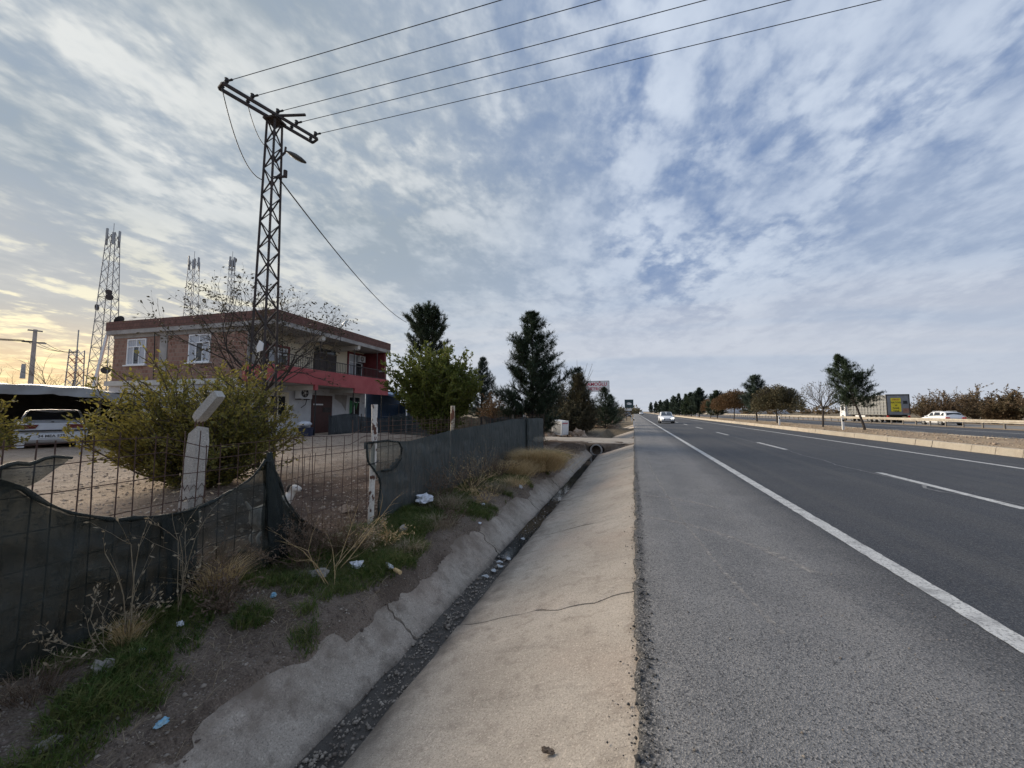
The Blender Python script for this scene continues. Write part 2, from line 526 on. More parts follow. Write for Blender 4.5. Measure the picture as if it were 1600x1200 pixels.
def mat_ground():
    m, nt, bs, noise, rng, mix, math_, bump, P, voro, bw = node_mat('ground_soil')
    L = nt.links.new
    # bank soil
    bank = mix(rng(noise(2.2, 6), .35, .65), (.125, .096, .074), (.25, .20, .160))
    # yard: gravel further in, dark soil by the fence
    soil = mix(rng(noise(1.5, 6), .35, .65), (.085, .054, .038), (.19, .125, .090))
    grav = mix(rng(noise(3.0, 6), .35, .65), (.50, .385, .285), (.62, .49, .375))
    e = math_('ADD', P[0], rng(noise(.55, 5), 0, 1, -1.6, 1.6))
    yard = mix(rng(e, -8.4, -6.4, 0, 1), grav, soil)
    col = mix(rng(P[0], -3.75, -3.45, 0, 1), yard, bank)
    # the open land beyond
    land = mix(rng(noise(.06, 6), .35, .65), (.17, .135, .09), (.24, .20, .135))
    col = mix(rng(P[1], 24, 30, 0, .85), col, land)
    col = mix(rng(P[0], 5, 6, 0, 1), col, land)
    spk = bw(voro(120))
    col = mix(rng(spk, .74, .86, 0, .40), col, (.30, .255, .21))
    col = mix(rng(noise(5, 7, None, .7), .54, .68, 0, .55), col, (.055, .042, .033))
    col = mix(rng(noise(34, 5, None, .7), .54, .66, 0, .65), col, (.045, .034, .027))
    col = mix(rng(noise(90, 4), .38, .56, .40, 0), col, (.04, .03, .024))
    L(col, bs.inputs['Base Color'])
    bs.inputs['Roughness'].default_value = .95; bs.inputs['Specular IOR Level'].default_value = .15
    b = bump(noise(9, 7, None, .65), .8, .05)
    L(bump(noise(70, 4), .9, .012, b), bs.inputs['Normal'])
    return m


def mat_brick(name, c1, c2, mortar, ms=.013):
    m = bpy.data.materials.new(name); m.use_nodes = True
    nt = m.node_tree; N, L = nt.nodes.new, nt.links.new
    bs = nt.nodes['Principled BSDF']; bs.inputs['Roughness'].default_value = .9; bs.inputs['Specular IOR Level'].default_value = .2
    tc = N('ShaderNodeTexCoord')
    sep = N('ShaderNodeSeparateXYZ'); L(tc.outputs['Object'], sep.inputs[0])
    ad = N('ShaderNodeMath'); ad.operation = 'ADD'; L(sep.outputs[0], ad.inputs[0]); L(sep.outputs[1], ad.inputs[1])
    cb = N('ShaderNodeCombineXYZ'); L(ad.outputs[0], cb.inputs[0]); L(sep.outputs[2], cb.inputs[1])
    br = N('ShaderNodeTexBrick'); L(cb.outputs[0], br.inputs['Vector'])
    br.inputs['Scale'].default_value = 1.0; br.inputs['Brick Width'].default_value = .21; br.inputs['Row Height'].default_value = .20
    br.inputs['Mortar Size'].default_value = ms; br.inputs['Color1'].default_value = (*c1, 1); br.inputs['Color2'].default_value = (*c2, 1)
    br.inputs['Mortar'].default_value = (*mortar, 1); br.inputs['Bias'].default_value = 0.0; br.inputs['Mortar Smooth'].default_value = .3
    no = N('ShaderNodeTexNoise'); no.inputs['Scale'].default_value = 1.3; no.inputs['Detail'].default_value = 7; L(tc.outputs['Object'], no.inputs['Vector'])
    rr = N('ShaderNodeMapRange'); rr.inputs[1].default_value = .45; rr.inputs[2].default_value = .72; rr.inputs[4].default_value = .55; L(no.outputs['Fac'], rr.inputs[0])
    mx = N('ShaderNodeMix'); mx.data_type = 'RGBA'; L(rr.outputs[0], mx.inputs[0]); L(br.outputs['Color'], mx.inputs[6]); mx.inputs[7].default_value = (*mortar, 1)
    L(mx.outputs[2], bs.inputs['Base Color'])
    bp = N('ShaderNodeBump'); bp.inputs['Strength'].default_value = .7; bp.inputs['Distance'].default_value = .015; bp.invert = True
    L(br.outputs['Fac'], bp.inputs['Height']); L(bp.outputs[0], bs.inputs['Normal'])
    return m


def mat_glass(name, c, rough=.05):
    m = bpy.data.materials.new(name); m.use_nodes = True
    bs = m.node_tree.nodes['Principled BSDF']
    bs.inputs['Base Color'].default_value = (*c, 1); bs.inputs['Roughness'].default_value = rough
    bs.inputs['IOR'].default_value = 1.5
    return m


def mat_paint_line():
    m, nt, bs, noise, rng, mix, math_, bump, P, voro, bw = node_mat('road_paint')
    L = nt.links.new
    base = mix(rng(noise(6, 5), .35, .65), (.62, .62, .60), (.48, .48, .47))
    base = mix(rng(noise(45, 5, None, .65), .52, .62, 0, .8), base, (.15, .15, .15))
    base = mix(rng(noise(3, 6, None, .7), .52, .66, 0, .6), base, (.22, .22, .215))
    L(base, bs.inputs['Base Color']); bs.inputs['Roughness'].default_value = .75
    L(bump(voro(125.0, 'F1', 'Distance'), .4, .005), bs.inputs['Normal'])
    return m


def mat_peel(name, paint, under, sc=9, thr=.52):
    m, nt, bs, noise, rng, mix, math_, bump, P, voro, bw = node_mat(name)
    L = nt.links.new
    base = mix(rng(noise(30, 4), .35, .65), paint, tuple(x * .8 for x in paint))
    n = noise(sc, 6, (1, 1, .55), .6)
    f = rng(n, thr, thr + .03)
    L(mix(f, base, under), bs.inputs['Base Color']); bs.inputs['Roughness'].default_value = .8
    L(bump(f, -.4, .01), bs.inputs['Normal'])
    return m


ASPH = mat_asphalt('asphalt_road', True)
ASPH2 = mat_asphalt('asphalt_lanes', False)
CONC = mat_concrete('ditch_concrete', (.45, .385, .315), (.57, .495, .41), (.25, .205, .165), .75, (-.64, -.50, (.10, .082, .066)))
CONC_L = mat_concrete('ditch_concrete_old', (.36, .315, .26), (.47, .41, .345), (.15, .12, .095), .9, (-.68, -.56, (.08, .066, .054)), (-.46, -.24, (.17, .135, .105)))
KERB = mat_concrete('kerb_concrete', (.40, .355, .29), (.47, .42, .345), (.27, .235, .19), .5)
POSTC = mat_concrete('post_concrete', (.46, .44, .40), (.52, .50, .46), (.30, .27, .23), .5)
GROUND = mat_ground()
PAINT = mat_paint_line()
SPILL = M('spilled_paint', (.24, .24, .24), (.17, .17, .17), 8, .8)
SCUFF = M('tyre_dust', (.20, .195, .19), (.15, .148, .145), 20, .9, lo=.3, hi=.6)
MUD = M('gutter_mud', (.052, .045, .038), (.085, .074, .062), 6, .75, .8, 45, c3=(.26, .24, .21), s3=55, f3=.66)
WATER = M('standing_water', (.018, .020, .022), (.04, .04, .038), 3, .06, .05, 6)
PEB = M('pebble', (.13, .105, .085), (.38, .335, .28), 9, .9, lo=.3, hi=.7)
PEBY = M('yard_gravel', (.24, .17, .12), (.52, .43, .34), 9, .9, lo=.3, hi=.7)
TAR = M('tar_crumb', (.03, .03, .03), (.06, .058, .055), 40, .8)
STEEL_D = M('rusty_dark_steel', (.030, .026, .026), (.060, .042, .036), 5, .7, .2, 60)
GALV = M('galvanised_steel', (.26, .27, .28), (.36, .365, .37), 6, .5, metal=.5)
RAIL = M('guard_rail_steel', (.40, .36, .30), (.50, .46, .39), 3, .55, metal=.2)
RAILP = M('guard_rail_post_steel', (.16, .145, .13), (.24, .22, .19), 3, .6, metal=.2)
TOWER = M('tower_steel', (.20, .205, .22), (.27, .275, .29), 5, .6, metal=.2)
TOWR = M('tower_red', (.35, .05, .035)); TOWW = M('tower_white', (.7, .7, .68))
WIRE = M('rusty_wire', (.050, .026, .020), (.090, .048, .035), 25, .8)
CABLE = M('cable_black', (.015, .016, .018), rough=.6)
ALUW = M('bare_conductor', (.035, .04, .05), rough=.5, metal=.2)
PEEL = mat_peel('peeling_white_paint', (.70, .66, .60), (.10, .045, .03))
PEEL2 = mat_peel('peeling_cream_paint', (.60, .52, .40), (.16, .065, .035), 7, .50)
NET = net_mat('shade_net_dark', (.014, .020, .020), (.030, .038, .037), .80)
NETL = net_mat('shade_net_worn', (.017, .022, .020), (.036, .042, .037), .76)
NETB = net_mat('shade_net_slate', (.036, .048, .050), (.055, .069, .070), .90)
NETT = net_mat('shade_net_thin', (.045, .052, .046), (.065, .072, .064), .55)
NETH = net_mat('shade_net_yard', (.018, .026, .032), (.030, .038, .044), .93)
BRICK = mat_brick('hollow_brick', (.21, .108, .082), (.33, .195, .150), (.30, .225, .18), .018)
BRICKP = mat_brick('parapet_brick', (.150, .080, .066), (.200, .110, .092), (.12, .075, .065), .018)
CREAM = M('cream_plaster', (.74, .67, .52), (.66, .59, .46), 1.5, .9, .15, 40)
WPLAST = M('white_plaster', (.66, .66, .67), (.54, .54, .55), 1.6, .9, .2, 30, c3=(.25, .24, .23), s3=3, f3=.62)
REDP = M('red_plaster', (.35, .070, .074), (.42, .105, .104), 1.8, .85, .2, 25, c3=(.42, .13, .12), s3=18, f3=.64)
MAROON = M('maroon_paint', (.16, .025, .028), (.20, .035, .038), 5, .6)
GREYC = M('grey_concrete', (.27, .255, .24), (.38, .36, .34), 2.0, .9, .3, 20)
PALEC = M('pale_concrete', (.62, .60, .55), (.50, .48, .44), 2.0, .9, .2, 25)
PVC = M('white_pvc', (.78, .79, .80), rough=.4)
GLASSD = mat_glass('dark_glass', (.02, .024, .028))
CURT = M('white_curtain', (.55, .57, .60), (.36, .38, .42), 3, .9, stretch=(14, 14, .3), local=True)
DOORD = M('dark_brown_door', (.035, .024, .022), (.055, .040, .036), 8, .6)
DOORM = M('brown_metal_door', (.06, .022, .018), (.085, .03, .025), 6, .5)
GREEN = M('green_cloth', (.03, .16, .06), (.06, .24, .10), 7, .7)
WHITEP = M('white_metal_paint', (.72, .73, .73), (.64, .65, .65), 3, .45)
CARW = M('white_car_paint', (.76, .77, .79), rough=.25)
CARW2 = M('white_car_paint_dusty', (.66, .68, .71), (.60, .62, .65), 3, .35)
BLACKP = M('black_plastic', (.018, .018, .020), rough=.5)
TYRE = M('tyre_rubber', (.02, .02, .02), rough=.85)
ALLOY = M('alloy_rim', (.45, .46, .47), rough=.35, metal=.7)
TAILL = mat_glass('tail_light_red', (.13, .010, .012), .15)
TAILB = mat_glass('tail_light_bright', (.62, .03, .03), .15)
HEADL = bpy.data.materials.new('headlight_lit'); HEADL.use_nodes = True
_b = HEADL.node_tree.nodes['Principled BSDF']; _b.inputs['Base Color'].default_value = (.8, .8, .78, 1)
_b.inputs['Emission Color'].default_value = (1, .97, .88, 1); _b.inputs['Emission Strength'].default_value = 1.6
PLATE = M('plate_white', (.74, .75, .76), rough=.5)
INK = M('black_ink', (.015, .015, .017), rough=.6)
REDINK = M('red_ink', (.48, .02, .06), rough=.6)
YELLOW = M('yellow_banner', (.82, .68, .03), (.72, .58, .03), 2, .6)
TARPW = M('white_tarpaulin', (.34, .35, .36), (.25, .26, .27), 2.0, .6, .3, 6)
BLUET = M('blue_tarpaulin', (.075, .16, .30), (.10, .20, .34), 2, .6)
BLUEW = M('blue_wall', (.04, .075, .14), (.05, .09, .16), 2, .7)
DARKW = M('dark_timber', (.030, .026, .023), (.06, .05, .042), 6, .9)
WOODR = M('rough_wall', (.13, .12, .105), (.20, .185, .165), 3, .95, .5, 20)
BARK = M('bark_brown', (.060, .047, .038), (.11, .088, .070), 12, .95, .6, 50)
BARKD = M('bark_dark', (.032, .027, .025), (.06, .050, .045), 12, .95, .5, 50)
TWIG = M('twig_grey', (.060, .052, .047), (.10, .088, .078), 12, .95)
L_OLIVE = leaf_mat('leaf_olive', (.185, .160, .038), (.098, .110, .032), (.28, .23, .055), .8)
L_GREEN = leaf_mat('leaf_green', (.075, .112, .026), (.125, .155, .034), (.22, .22, .05), 1.1)
L_PINE = leaf_mat('needle_dark', (.032, .055, .034), (.046, .072, .042), (.070, .098, .056), .9, .12)
L_PINEB = leaf_mat('needle_bluish', (.040, .066, .054), (.054, .082, .064), (.078, .106, .080), .9, .12)
L_SPARSE = leaf_mat('leaf_dark_dry', (.040, .036, .022), (.055, .048, .028), (.080, .065, .038), 2, .2)
L_RUST = leaf_mat('leaf_rust', (.125, .072, .036), (.085, .064, .032), (.165, .095, .048), .8, .25)
L_DULL = leaf_mat('leaf_brown_green', (.088, .080, .046), (.062, .068, .038), (.135, .105, .058), .55, .25)
L_HEDGE = leaf_mat('leaf_hedge_brown', (.125, .088, .052), (.088, .080, .044), (.19, .128, .078), .35, .25)
GRASS = leaf_mat('grass_green', (.050, .096, .018), (.082, .125, .028), (.170, .175, .060), 2.5, .3)
STRAW = leaf_mat('dry_grass', (.43, .30, .14), (.54, .40, .21), (.68, .53, .31), 3, .3)
DEAD = leaf_mat('dead_stalk', (.24, .185, .12), (.30, .24, .16), (.38, .32, .23), 6, .15)
DEADD = leaf_mat('dead_weed_dark', (.11, .075, .052), (.15, .105, .075), (.20, .15, .11), 6, .2)
BAGW = M('white_plastic', (.72, .75, .80), (.60, .63, .68), 14, .4, .5, 30)
BAGB = M('blue_wrapper', (.10, .33, .52), (.35, .52, .60), 30, .35)
ROCK = M('rock_grey', (.22, .20, .175), (.30, .28, .25), 8, .95, .6, 30)
ROCKP = M('rock_tan', (.30, .22, .16), (.40, .31, .235), 5, .95, .8, 14)
FURW = M('dog_fur_white', (.62, .58, .52), (.55, .50, .44), 20, .95)
FURD = M('dog_fur_dark', (.035, .028, .024), rough=.95)
CARDB = M('cardboard_tan', (.42, .30, .15), (.50, .38, .20), 9, .8)
ALAMP = M('lamp_housing', (.075, .08, .08), rough=.5)
GLAMP = M('lamp_glass', (.45, .47, .46), rough=.3)
POTB = M('blue_plastic', (.02, .03, .07), rough=.5)

# ================================================================ ground and road
def ditch_amt(y):
    """1 where the ditch is open, 0 at the filled crossings"""
    a = 1.0
    for c, w in ((22.0, 1.8), (36.5, 1.6), (62, 6), (90, 8)):
        a = min(a, max(0.0, min(1.0, (abs(y - c) - w) / 0.7)))
    if y > 110: a = 0
    return a


def hz(x, y):
    n = fbm(x, y, .9, 4, 3.1) * .05 + fbm(x, y, 4.5, 4, 9.7) * .022
    if x > 0.0: return -.09
    # profile with the ditch
    if x > -1.72: zd = -.13 + x * (.57 / 1.72)
    elif x > -1.95: zd = -.70
    elif x > -2.40:
        plane = -.615 + (-1.965 - x) * .86
        creep = (-x - 2.31 + fbm(x, y, .9, 4, 6.6) * .15 + fbm(x, y, 5, 3, 1.6) * .05)
        zd = plane + (min(.05, creep * .22) if creep > 0 else max(-.10, creep * .8))
    else: zd = None
    flat = -.06 + n * .8
    if x <= -2.40:
        t = min(1.0, (-2.40 - x) / 1.15)
        t0 = t
        t = t * (2 - t)
        z0 = -.615 + .435 * .86 + .02 + fbm(-2.4, y, 1.4, 4, 6.6) * .02
        zd = z0 + t * (-.05 - z0) + n * (.45 + t0)
        if x < -3.6:
            k = min(1.0, (-3.6 - x) / 10.5)
            zd = -.05 + k * .30 + n * (.7 if x > -9 else .45) + (.05 * math.sin((x + 4.6) * 2.2) if -6 < x < -3.6 else 0)
            if x < -60: zd = .2
            if y > 19:  # falls away gently past the yard
                zd = zd * max(0, 1 - (y - 19) / 8) - .06 + n * .5
            return zd
    a = ditch_amt(y)
    if x <= -2.30 and y > 17.5:  # bank rises to the crossing
        k = min(1, (y - 17.5) / 2.2)
        zd = zd * (1 - k * .6) + flat * k * .6
    r = zd * a + flat * (1 - a)
    if x > -0.6: r = min(r, -.05 + (x if x < 0 else 0) * .1)
    return r


def lin(a, b, s):
    n = max(1, int(round((b - a) / s)))
    return [a + (b - a) * i / n for i in range(n)]


gx = [-3000, -1200, -500, -250, -140, -90, -60] + lin(-45, -16, 3) + lin(-16, -9, .5) + lin(-9, -4.4, .2) + lin(-4.4, -1.6, .055) + lin(-1.6, 0, .2) + [0.0, .4, 3, 12, 17, 29, 31, 39, 45, 60, 100, 200, 500, 1200, 3000]
gy = [-300, -60, -20, -8, -3] + lin(-1, 6.5, .055) + lin(6.5, 14, .08) + lin(14, 20, .15) + lin(20, 26, .35) + lin(26, 45, 1) + lin(45, 120, 6) + [120, 160, 220, 320, 500, 900, 1800, 4000, 7000]
gv = [(x, y, hz(x, y)) for y in gy for x in gx]
nx = len(gx)
gf = [(j * nx + i, j * nx + i + 1, (j + 1) * nx + i + 1, (j + 1) * nx + i) for j in range(len(gy) - 1) for i in range(nx - 1)]
tag(np_mesh('ground', gv, gf, GROUND, smooth=True), kind='structure')

# --- main carriageway, with the broken bitumen edge beside the ditch
ys = lin(-4, 14, .03) + lin(14, 40, .25) + lin(40, 200, 10) + [200, 400, 900, 3000]
rv, rf = [], []
for y in ys:
    j = (fbm(y, 2.2, 2.6, 3) * .035 + fbm(y, 5.5, 14, 2) * .022) if y < 60 else 0
    e = -.012 + j
    for x, z in ((e - .010, -.075), (e, -.012), (e + .03, .0), (.5, 0), (2.3, 0), (6, 0), (12.2, 0)):
        rv.append((x, y, z))
for i in range(len(ys) - 1):
    for k in range(6): rf.append((i * 7 + k, i * 7 + k + 1, (i + 1) * 7 + k + 1, (i + 1) * 7 + k))
road = tag(np_mesh('road', rv, rf, ASPH), kind='structure')


def strip(name, x0, x1, y0, y1, z, mat, parent=None, n=1):
    b = B()
    for i in range(n):
        a, c = y0 + (y1 - y0) * i / n, y0 + (y1 - y0) * (i + 1) / n
        b.add([(x0, a, z), (x1, a, z), (x1, c, z), (x0, c, z)], [(0, 1, 2, 3)])
    return b.build(name, mat, parent)


def jag_line(name, x, w, y0, y1, z, mat, parent, step=.08, amp=.012):
    b = B(); pts = lin(y0, y1, step) + [y1]
    L0 = [(x - w / 2 + fbm(y, x, 9, 2) * amp, y, z) for y in pts]; R0 = [(x + w / 2 + fbm(y, x + 7, 9, 2) * amp, y, z) for y in pts]
    n = len(pts)
    b.add(L0 + R0, [(i, n + i, n + i + 1, i + 1) for i in range(n - 1)])
    return b.build(name, mat, parent)


jag_line('edge_line', 2.36, .17, 1.2, 40, .004, PAINT, road)
strip('edge_line', 2.275, 2.445, 40, 900, .004, PAINT, road)
jag_line('median_line', 9.72, .17, 4, 40, .004, PAINT, road, .15)
strip('median_line', 9.635, 9.805, 40, 900, .004, PAINT, road)
dash_me = None
for i in range(22):
    y0 = 8.1 + 9.75 * i
    if dash_me is None:
        o = jag_line('lane_dash', 0, .16, 0, 3.75, .004, PAINT, road); dash_me = o.data
    else:
        o = bpy.data.objects.new('lane_dash', dash_me); COL.objects.link(o); o.parent = road
    o.location = (5.72, y0, 0)

# paint dribble wandering beside the dashes
sp = [(6.6, 7.0), (6.2, 7.6), (6.0, 8.4), (5.75, 9.0), (5.45, 9.4), (5.40, 9.75), (5.62, 10.1), (5.60, 10.8), (5.50, 12.0), (5.42, 13.2), (5.55, 14.2), (5.50, 15.6), (5.62, 17.3), (5.55, 19.5), (5.6, 23.0), (5.66, 26.0)]
b = B(); pl, pr = [], []
for i in range(len(sp) - 1):
    for k in range(10):
        t = k / 10; p = Vector(sp[i]).lerp(Vector(sp[i + 1]), t)
        d = (Vector(sp[i + 1]) - Vector(sp[i])).normalized(); q = Vector((-d.y, d.x))
        w = .016 + .010 * fbm(p.x, p.y, 4, 2) + (.012 if abs(p.y - 9.75) < .4 else 0)
        p = p + q * fbm(p.x, p.y, 2.0, 3) * .05
        pl.append((p.x - q.x * w, p.y - q.y * w, .0035)); pr.append((p.x + q.x * w, p.y + q.y * w, .0035))
n = len(pl)
b.add(pl + pr, [(i, n + i, n + i + 1, i + 1) for i in range(n - 1)])
b.build('paint_dribble', SPILL, road)

# dusty wheel tracks swinging off the shoulder towards the crossing
SC_M = bpy.data.materials.new('dust_track'); SC_M.use_nodes = True
_nt = SC_M.node_tree; _bs = _nt.nodes['Principled BSDF']; _bs.inputs['Base Color'].default_value = (.38, .355, .325, 1); _bs.inputs['Roughness'].default_value = .95
_g = _nt.nodes.new('ShaderNodeNewGeometry'); _n = _nt.nodes.new('ShaderNodeTexNoise'); _n.inputs['Scale'].default_value = 16; _n.inputs['Detail'].default_value = 6
_nt.links.new(_g.outputs['Position'], _n.inputs['Vector'])
_r = _nt.nodes.new('ShaderNodeMapRange'); _r.inputs[1].default_value = .40; _r.inputs[2].default_value = .68; _r.inputs[4].default_value = .8
_nt.links.new(_n.outputs['Fac'], _r.inputs[0]); _nt.links.new(_r.outputs[0], _bs.inputs['Alpha'])
for path, w in (([(.10, 5.95), (.5, 5.8), (.95, 5.45), (1.35, 4.9), (1.62, 4.3)], .055), ([(.12, 7.4), (.5, 7.35), (.9, 7.1), (1.3, 6.7)], .06),
                ([(.35, 13), (.48, 9), (.60, 6.0), (.78, 4.1), (.95, 3.0)], .022)):
    b = B(); pl, pr = [], []
    P = [Vector(p) for p in path]
    for i in range(len(P) - 1):
        for k in range(8):
            p = P[i].lerp(P[i + 1], k / 8); d = (P[i + 1] - P[i]).normalized(); q = Vector((-d.y, d.x)) * (w + fbm(p.x, p.y, 3, 2) * .015)
            pl.append((p.x - q.x, p.y - q.y, .002)); pr.append((p.x + q.x, p.y + q.y, .002))
    n = len(pl); b.add(pl + pr, [(i, n + i, n + i + 1, i + 1) for i in range(n - 1)])
    b.build('tyre_track', SC_M, road)

# --- median with kerb stones
med_x = lin(12.15, 17.0, .3) + [17.0]
med_y = lin(4, 60, .8) + lin(60, 300, 12) + [300, 900]
mv = [(x, y, .20 + .07 * math.sin((x - 12.15) / 4.85 * math.pi) + fbm(x, y, .8, 4, 5) * .07) for y in med_y for x in med_x]
nx = len(med_x)
MEDM = M('median_soil', (.40, .30, .19), (.27, .19, .12), 1.6, .95, .8, 12, c3=(.12, .095, .06), s3=7, f3=.56)
tag(np_mesh('median_strip', mv, [(j * nx + i, j * nx + i + 1, (j + 1) * nx + i + 1, (j + 1) * nx + i) for j in range(len(med_y) - 1) for i in range(nx - 1)], MEDM, smooth=True), kind='structure')
kerb = B().add([(11.98, 70, 0), (12.06, 70, .27), (12.24, 70, .27), (12.24, 70, 0), (11.98, 900, 0), (12.06, 900, .27), (12.24, 900, .27), (12.24, 900, 0)],
               [(0, 1, 5, 4), (1, 2, 6, 5), (2, 3, 7, 6)]).build('kerb', KERB)
tag(kerb, kind='structure')
kb = B().add([(0, 0, -.05), (.06, 0, .25), (.08, 0, .27), (.24, 0, .27), (.24, 0, -.05), (0, .985, -.05), (.06, .985, .25), (.08, .985, .27), (.24, .985, .27), (.24, .985, -.05)],
             [(0, 1, 6, 5), (1, 2, 7, 6), (2, 3, 8, 7), (3, 4, 9, 8), (4, 3, 2, 1, 0), (5, 6, 7, 8, 9)])
k0 = kb.build('kerb_stone', KERB, kerb)
for i in range(62):
    o = k0 if i == 0 else bpy.data.objects.new('kerb_stone', k0.data)
    if i: COL.objects.link(o); o.parent = kerb
    o.location = (11.98 + random.uniform(-.012, .012), 8 + i, random.uniform(-.012, .008))
    o.rotation_euler = (random.uniform(-.006, .006), 0, random.uniform(-.008, .008))
tag(B().add([(16.92, 4, 0), (17.0, 4, .22), (17.12, 4, .22), (17.15, 4, 0), (16.92, 900, 0), (17.0, 900, .22), (17.12, 900, .22), (17.15, 900, 0)],
            [(0, 1, 5, 4), (1, 2, 6, 5), (2, 3, 7, 6)]).build('median_kerb', KERB), kind='structure')

# --- far carriageway and the side road behind the guard rail
far_road = tag(strip('far_road', 17.05, 28.9, -20, 2500, -.005, ASPH2), kind='structure')
strip('edge_line', 25.0, 25.18, 10, 900, 0.0, PAINT, far_road)
for i in range(16):
    o = bpy.data.objects.new('lane_dash', dash_me); COL.objects.link(o); o.parent = far_road; o.location = (20.6, 26.9 + 9.75 * i, -.003)
SIDEM = M('side_road_asphalt', (.20, .19, .175), (.25, .235, .215), .8, .9, .2, 40)
tag(strip('side_road', 31.2, 39.0, -20, 2500, -.02, SIDEM), kind='structure')

# --- crossing track of packed dirt over the culvert
TRACK = M('packed_dirt', (.33, .285, .235), (.42, .37, .31), 1.2, .95, .5, 14, c3=(.22, .185, .15), s3=5, f3=.6)
tv = []
txs = lin(-16, .02, .22) + [.02]
tys = lin(20.1, 23.4, .22) + [23.4]
for y in tys:
    for x in txs:
        e = min(1, (y - 20.1) / .4, (23.4 - y) / .4)
        tv.append((x, y + (-.12 * (x + 2)) * .3, -.055 + .03 * e + fbm(x, y, 1.5, 3) * .025 * e - (1 - e) * .05))
nx = len(txs)
tag(np_mesh('dirt_track', tv, [(j * nx + i, j * nx + i + 1, (j + 1) * nx + i + 1, (j + 1) * nx + i) for j in range(len(tys) - 1) for i in range(nx - 1)], TRACK, smooth=True), kind='structure')

# ================================================================ drainage ditch
ditch = B()
ys2 = lin(-2, 19.6, .07) + [19.6]
for i, y in enumerate(ys2):
    for x in (-2.02, -1.90, -1.78, -1.64): ditch.v.append((x, y, -.625 + fbm(x, y, 3.0, 4) * .022 - (.012 if -1.98 < x < -1.7 else 0)))
for i in range(len(ys2) - 1):
    for k in range(3): ditch.f.append((i * 4 + k, i * 4 + k + 1, i * 4 + 5 + k, i * 4 + 4 + k)); ditch.m.append(0)
ditch = tag(ditch.build('drainage_ditch', MUD, smooth=True), kind='structure')


def slab_mesh(y0, y1, edge, xa, xb, za, zb, mat, seed, ragged=0.0, name='concrete_slab', nxs=22):
    """one slab of the lining: xa,za = upper edge, xb,zb = lower edge"""
    b = B(); nu, nv = nxs, max(4, int((y1 - y0) / .16))
    def P(i, j):
        u, v = i / nu, j / nv
        ja = fbm(u * 3, y0, 1.6, 4, y0) * .075 + fbm(u * 3, y0, 9, 2, y0) * .014
        jb = fbm(u * 3, y1, 1.6, 4, y1) * .075 + fbm(u * 3, y1, 9, 2, y1) * .014
        ya = y0 + ja + .008 + .010 * max(0, fbm(u * 5, y0, 2.0, 3, 3.3)); yb = y1 + jb - .008 - .010 * max(0, fbm(u * 5, y1, 2.0, 3, 7.3))
        if y0 > 5: ya += .006; yb -= .006
        y = ya + (yb - ya) * v
        xt = xa + (fbm(y, seed, 1.3, 4) * ragged + fbm(y, seed, 6, 3) * ragged * .5 if ragged else 0)
        xl = xb + fbm(y, seed + 3, 1.8, 3) * .03
        t = u
        x = xt + (xl - xt) * t
        z = za + (zb - za) * (x - xa) / (xb - xa) + fbm(x, y, 1.1, 3, seed) * .008
        e = min(u, 1 - u) * nu; f = min(v, 1 - v) * nv
        if min(e, f) < .5: z -= .012
        return (x, y, z)
    for j in range(nv + 1):
        for i in range(nu + 1): b.v.append(P(i, j))
    for j in range(nv):
        for i in range(nu):
            q = (j * (nu + 1) + i, j * (nu + 1) + i + 1, (j + 1) * (nu + 1) + i + 1, (j + 1) * (nu + 1) + i)
            b.f.append(q if xb > xa else q[::-1]); b.m.append(0)
    # skirt so that the slab has a thickness
    rim = [i for i in range(nu + 1)] + [(j) * (nu + 1) + nu for j in range(1, nv + 1)] + [nv * (nu + 1) + i for i in range(nu - 1, -1, -1)] + [j * (nu + 1) for j in range(nv - 1, 0, -1)]
    o = len(b.v); m = len(rim)
    b.v += [(b.v[r][0], b.v[r][1], b.v[r][2] - .10) for r in rim]
    for k in range(m): b.f.append((rim[k], rim[(k + 1) % m], o + (k + 1) % m, o + k)); b.m.append(0)
    me_o = b.build(name, mat, ditch)
    return me_o


joints = [-1.6, .95, 3.62, 6.35, 9.1, 11.9, 14.6, 17.2, 19.5]
for i in range(8):
    slab_mesh(joints[i], joints[i + 1], 0, .03, -1.70, -.035, -.60, CONC, 1.7 * i + .3)
jl = [-1.5, 1.25, 3.3, 5.6, 8.2, 10.7, 13.4, 16.3, 19.3]
for i in range(8):
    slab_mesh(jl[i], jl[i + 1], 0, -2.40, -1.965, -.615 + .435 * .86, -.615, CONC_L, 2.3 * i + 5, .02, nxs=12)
for (a, c) in ((24.8, 27.6), (27.6, 30.5), (30.5, 33.6), (39, 42), (42, 45), (45, 48)):
    slab_mesh(a, c, 0, .03, -1.70, -.035, -.60, CONC, a, nxs=8)
# standing water where the gutter is blocked
wv = []
wy = lin(5.4, 19.2, .12)
for y in wy:
    w = .125 + fbm(y, 1, 1.2, 3) * .05
    wv += [(-1.83 - w, y, -.612), (-1.83 + w, y, -.612)]
tag(np_mesh('gutter_water', wv, [(2 * i, 2 * i + 1, 2 * i + 3, 2 * i + 2) for i in range(len(wy) - 1)], WATER), kind='structure')

